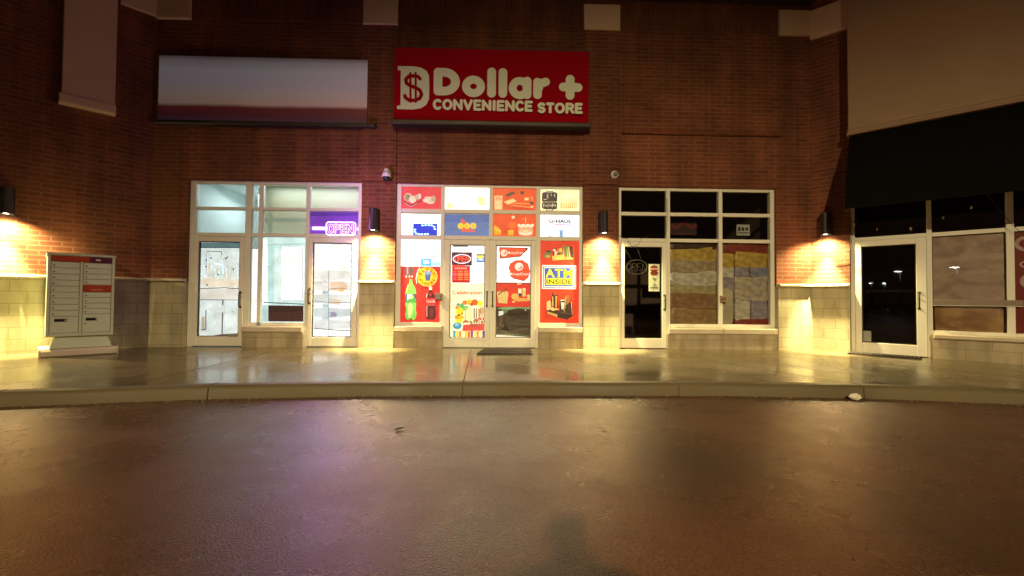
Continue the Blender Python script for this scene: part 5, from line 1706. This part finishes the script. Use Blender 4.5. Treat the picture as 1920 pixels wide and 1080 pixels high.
t = thing('community_mailbox', 'grey green community mailbox cabinet on a pedestal in front of the left wing', 'mailbox', fr_L(-1.0, .65, P0))
mbx = surf('mailbox_grey', (.58, .64, .48), .45, var=.06, scale=5, bump=.05)
mbx2 = surf('mailbox_door_grey', (.62, .68, .52), .4, var=.08, scale=9)
U0, U1, MZ0, MZ1, MP = -1.40, -.61, .455, 1.765, .90
mb = MB(fr_L)
mb.bbox(U0, U1, .16, MP - .012, MZ0, MZ1 - .03, mbx, .015)  # body deepened towards the wall so it blocks the wall lamp's light
mb.bbox(U0 - .012, U1 + .012, .14, MP + .018, MZ1 - .03, MZ1 + .012, mbx, .02)
for a_, b_ in ((U0, U0 + .035), (U1 - .035, U1), (-1.03, -.995)): mb.bbox(a_, b_, MP - .013, MP + .010, MZ0, MZ1 - .03, mbx, .006)
mb.bbox(U0 + .036, -1.031, MP - .013, MP + .008, MZ0, MZ0 + .05, mbx, .006); mb.bbox(-.994, U1 - .036, MP - .013, MP + .008, MZ0, MZ0 + .05, mbx, .006)
mb.build('cabinet', root=t)
mb = MB(fr_L)
vsb = [(-1.30, .30, MZ0), (-.68, .30, MZ0), (-.68, .86, MZ0), (-1.30, .86, MZ0), (-1.35, .26, .27), (-.62, .26, .27), (-.62, .90, .27), (-1.35, .90, .27)]
mb.mesh(vsb, [(0, 1, 5, 4), (1, 2, 6, 5), (2, 3, 7, 6), (3, 0, 4, 7), (4, 5, 6, 7)], mbx, False)
mb.build('pedestal', root=t)
mb = MB(fr_L); mb.bbox(-1.47, -.54, .20, .97, KERB - .01, .262, M['cap'], .03); mb.build('concrete_base', root=t)
hdr = surf('mailbox_header_red', (.42, .05, .02), .4); hdp = surf('mailbox_header_purple', (.10, .015, .05), .4)
mb = MB(fr_L); mb.bbox(U0 + .037, -.92, MP - .010, MP + .014, 1.645, 1.73, hdr, .004); mb.bbox(-.918, U1 - .037, MP - .010, MP + .014, 1.645, 1.73, hdp, .004); mb.box(-.85, -.79, MP + .0145, MP + .016, 1.675, 1.70, M['white'])
mb.build('header_strip', root=t)
def mdoor(a_, b_, z0, z1, mt=None, mark=True, slot=None):
    mb = MB(fr_L); mb.bbox(a_ + .003, b_ - .003, MP - .010, MP + .004, z0 + .003, z1 - .003, mt or mbx2, .004)
    d_ = mb.build('compartment_door', root=t)
    if mark:
        mb = MB(fr_L); mb.cyl((a_ + .035, MP + .0045, (z0 + z1) / 2 - .008), .010, .006, M['darksteel'], 10, 'y'); mb.build('lock', parent=d_, root=t)
    if slot:
        mb = MB(fr_L); mb.bbox(slot[0], slot[1], MP + .0045, MP + .010, slot[2], slot[3], M['black'], .003); mb.box(slot[0] + .12, slot[0] + .14, MP + .0105, MP + .012, slot[2] + .012, slot[3] - .012, M['white']); mb.build('slot', parent=d_, root=t)
zz_ = [1.635 - .096 * k for k in range(10)]
for z1_, z0_ in zip(zz_[:9], zz_[1:]): mdoor(U0 + .038, -1.033, z0_, z1_)
mdoor(U0 + .038, -1.033, .51, zz_[-1], mark=False, slot=(U0 + .09, U0 + .235, .69, .735))
zr = [1.635 - .0885 * k for k in range(5)]
for z1_, z0_ in zip(zr, zr[1:]): mdoor(-.992, U1 - .038, z0_, z1_)
mb = MB(fr_L); mb.bbox(-.990, U1 - .036, MP - .010, MP + .012, 1.165, 1.275, hdr, .006); mb.box(-.90, -.76, MP + .0125, MP + .014, 1.185, 1.215, surf('label_pink', (.55, .16, .10), .5)); mb.build('red_label', root=t)
zr2 = [1.16 - .0885 * k for k in range(5)]
for z1_, z0_ in zip(zr2, zr2[1:]): mdoor(-.992, U1 - .038, z0_, z1_)
mdoor(-.992, U1 - .038, .51, zr2[-1], slot=(-.95, -.81, .70, .745))

# litter at the kerb
mb = MB(fr_W)
cx, cy, cz = 4.02, -3.86, .045
vs, fs = [], []
for i in range(9):
    a_ = -math.pi / 2 + math.pi * i / 8
    for k in range(12):
        g = 2 * math.pi * k / 12
        q = Vector((math.cos(a_) * math.cos(g), math.cos(a_) * math.sin(g), math.sin(a_)))
        s_ = 1 + .5 * noise.noise(q * 2.3 + Vector((5, 1, 2)))
        vs.append((cx + q.x * .066 * s_, cy + q.y * .04 * s_, max(.002, cz - .01 + q.z * .034 * s_)))
for i in range(8):
    for k in range(12): fs.append((i * 12 + k, i * 12 + (k + 1) % 12, (i + 1) * 12 + (k + 1) % 12, (i + 1) * 12 + k))
mb.mesh(vs, fs, surf('crumpled_paper', (.72, .68, .52), .7), False)
o = mb.build('crumpled_paper'); recenter(o); tag(o, 'crumpled white paper lying in the gutter against the kerb', 'litter')

# ================================================================== CAR PARK LAMPS BEHIND (seen only as reflections in the glass)
def lot_lamp(x, y, h, label, em, col, k=1.0):
    t = thing('parking_lamp', label, 'street lamp', (x, y, 0), 'parking lot lamps')
    mb = MB(fr_W); mb.tube([(x, y, 0), (x, y, h * .5), (x, y, h)], [.10, .08, .06], M['darkhousing'], 12); mb.cyl((x, y, 0), .25, .5, M['cap'], 18); mb.build('pole', root=t)
    mb = MB(fr_W); mb.box(x - .30 * k, x + .30 * k, y - .05, y + .75 * k, h, h + .14, M['darkhousing']); mb.build('lamp_head', root=t)
    mb = MB(fr_W); mb.box(x - .24 * k, x + .24 * k, y + .02, y + .68 * k, h - .03, h - .004, surf('lot_lens', (1, 1, 1), .3, emit=em, ecol=col)); mb.build('lens', root=t)
    return t
lot_lamp(LOT.x, LOT.y - .35, LOT.z + .25, 'tall parking lot lamp behind the photographer', 6, (1, .8, .5))
for i, (x, y, z, c) in enumerate(((-22.3, -27.8, 3.7, (1, 1, .95)), (-23.0, -27.1, 2.7, (.9, .96, 1)), (-23.6, -26.4, 2.75, (.8, .9, 1)), (-24.3, -25.9, 2.1, (.7, .85, 1)))):
    lot_lamp(x, y, z, ('tallest', 'second tallest', 'second shortest', 'shortest')[i] + ' lamp post across the car park, reflected in the angled door', (60, 60, 60, 60)[i], c, (.6, .35, .3, .25)[i])
lot_lamp(-19.9, -30.3, 3.9, 'broad headed lamp post across the car park, reflected in the paper covered window', 50, (1, .95, .8), .7)

# ================================================================== PHOTOGRAPHER (throws the shadow at the foot of the picture)
def person():
    V, E, Rd = [], [], []
    def add(x, y, z, r, par=None, ry=None):
        V.append((x, y, z)); Rd.append((r, ry or r))
        if par is not None: E.append((par, len(V) - 1))
        return len(V) - 1
    px, py = .12, -9.52
    hip = add(px, py, .95, .155, None, .11)
    w1 = add(px, py, 1.10, .14, hip, .10); ch = add(px, py + .01, 1.28, .165, w1, .115); sh = add(px, py, 1.42, .13, ch, .09)
    nk = add(px, py + .01, 1.50, .055, sh); h0 = add(px, py + .03, 1.56, .080, nk, .09); h1 = add(px, py + .03, 1.63, .105, h0, .11); h2 = add(px, py + .02, 1.665, .080, h1, .085)
    for s in (-1, 1):
        a_ = add(px + s * .17, py, 1.41, .062, sh); e_ = add(px + s * .25, py + .10, 1.16, .045, a_); e2 = add(px + s * .20, py + .26, 1.10, .038, e_); wv = add(px + s * .09 - (.06 if s > 0 else .02), py + .40, 1.10, .026, e2); hd = add(px + s * .06 - (.06 if s > 0 else .02), py + .46, 1.11, .032, wv, .018)
        for k in range(4):
            f1 = add(V[hd][0] + s * (-.006) , py + .50 + .002 * k, 1.14 - .019 * k, .009, hd); f2 = add(V[f1][0] - s * .018, py + .525, V[f1][2], .008, f1); add(V[f2][0] - s * .022, py + .520, V[f2][2], .007, f2)
        th = add(V[hd][0] - s * .012, py + .475, 1.155, .010, hd); add(V[th][0] - s * .022, py + .485, 1.165, .009, th)
        lg = add(px + s * .10, py, .84, .095, hip); kn = add(px + s * .12, py + .02, .50, .062, lg); ak = add(px + s * .13, py - .01, .10, .042, kn); ft = add(px + s * .14, py + .09, .045, .045, ak, .035); add(px + s * .15, py + .19, .03, .035, ft, .025)
    me = bpy.data.meshes.new('person'); me.from_pydata(V, E, [])
    o = bpy.data.objects.new('person', me); COL.objects.link(o)
    md = o.modifiers.new('skin', 'SKIN'); md.use_smooth_shade = True
    for i, q in enumerate(me.skin_vertices[0].data):
        q.radius = Rd[i]; q.use_root = (i == 0)
    sb = o.modifiers.new('sub', 'SUBSURF'); sb.levels = 1; sb.render_levels = 1
    me.materials.append(surf('dark_coat', (.03, .03, .035), .8))
    tag(o, 'photographer in a dark coat standing on the asphalt holding up a phone', 'person')
    return o
person()
mb = MB(fr_W); mb.box(-.06, .10, -8.99, -8.98, 1.07, 1.15, M['black']); o = mb.build('phone'); recenter(o); tag(o, 'black phone held up sideways by the photographer', 'phone')

# gutter grit and small debris
random.seed(11)
mb = MB(fr_W)
kl = kerb_line(0)
def ky(x):
    for (a, b) in zip(kl, kl[1:]):
        if a[0] <= x <= b[0]: return a[1] + (b[1] - a[1]) * (x - a[0]) / (b[0] - a[0])
gm = [surf('grit_pale', (.30, .23, .13), .8), surf('grit_dark', (.05, .03, .018), .8)]
for k in range(900):
    x = random.uniform(-7.5, 8.5)
    y = ky(x) - abs(random.gauss(0, .07)) - .006
    r = random.uniform(.002, .007)
    z = r * .5
    pts = [(x + r * math.cos(g) * random.uniform(.7, 1.2), y + r * math.sin(g) * random.uniform(.7, 1.2), z) for g in (0, 1.3, 2.5, 3.8, 5)]
    tp = (x, y, z + r * .8)
    base = [(a, b, 0) for a, b, c in pts]
    mt = gm[k % 3 == 0]
    for i in range(5):
        j = (i + 1) % 5
        mb.face([base[i], base[j], pts[j], pts[i]], mt)
        mb.face([pts[i], pts[j], tp], mt)
o = mb.build('gutter_grit'); o['kind'] = 'stuff'
def leaf(x, y, sz, rot, col, label):
    mb = MB(fr_W)
    n_ = 9
    mt = surf('leaf', col, .6)
    pr = [(i / n_, math.sin(math.pi * i / n_) ** .8 * .32) for i in range(n_ + 1)]
    ca, sa = math.cos(rot), math.sin(rot)
    def T(a, b, z): return (x + (a * ca - b * sa) * sz, y + (a * sa + b * ca) * sz, z)
    for (a0, w0), (a1, w1) in zip(pr, pr[1:]):
        for sg_ in (-1, 1):
            mb.face([T(a0, 0, .004 + .012 * a0), T(a1, 0, .004 + .012 * a1), T(a1, sg_ * w1, .012 + .01 * a1), T(a0, sg_ * w0, .012 + .01 * a0)], mt)
    mb.tube([T(-.3, 0, .004), T(0, 0, .005)], .0015, mt, 5)
    o = mb.build('fallen_leaf'); recenter(o); tag(o, label, 'leaf', 'fallen leaves on the asphalt')
leaf(-.86, -5.05, .09, .6, (.03, .015, .008), 'small dark curled leaf on the wet asphalt below the soft drink poster')
leaf(.94, -5.03, .06, 2.4, (.42, .36, .2), 'tiny pale leaf on the asphalt in front of the right red poster')
leaf(-1.95, -4.55, .05, 1.2, (.45, .42, .3), 'tiny whitish leaf scrap on the asphalt in the purple glow')
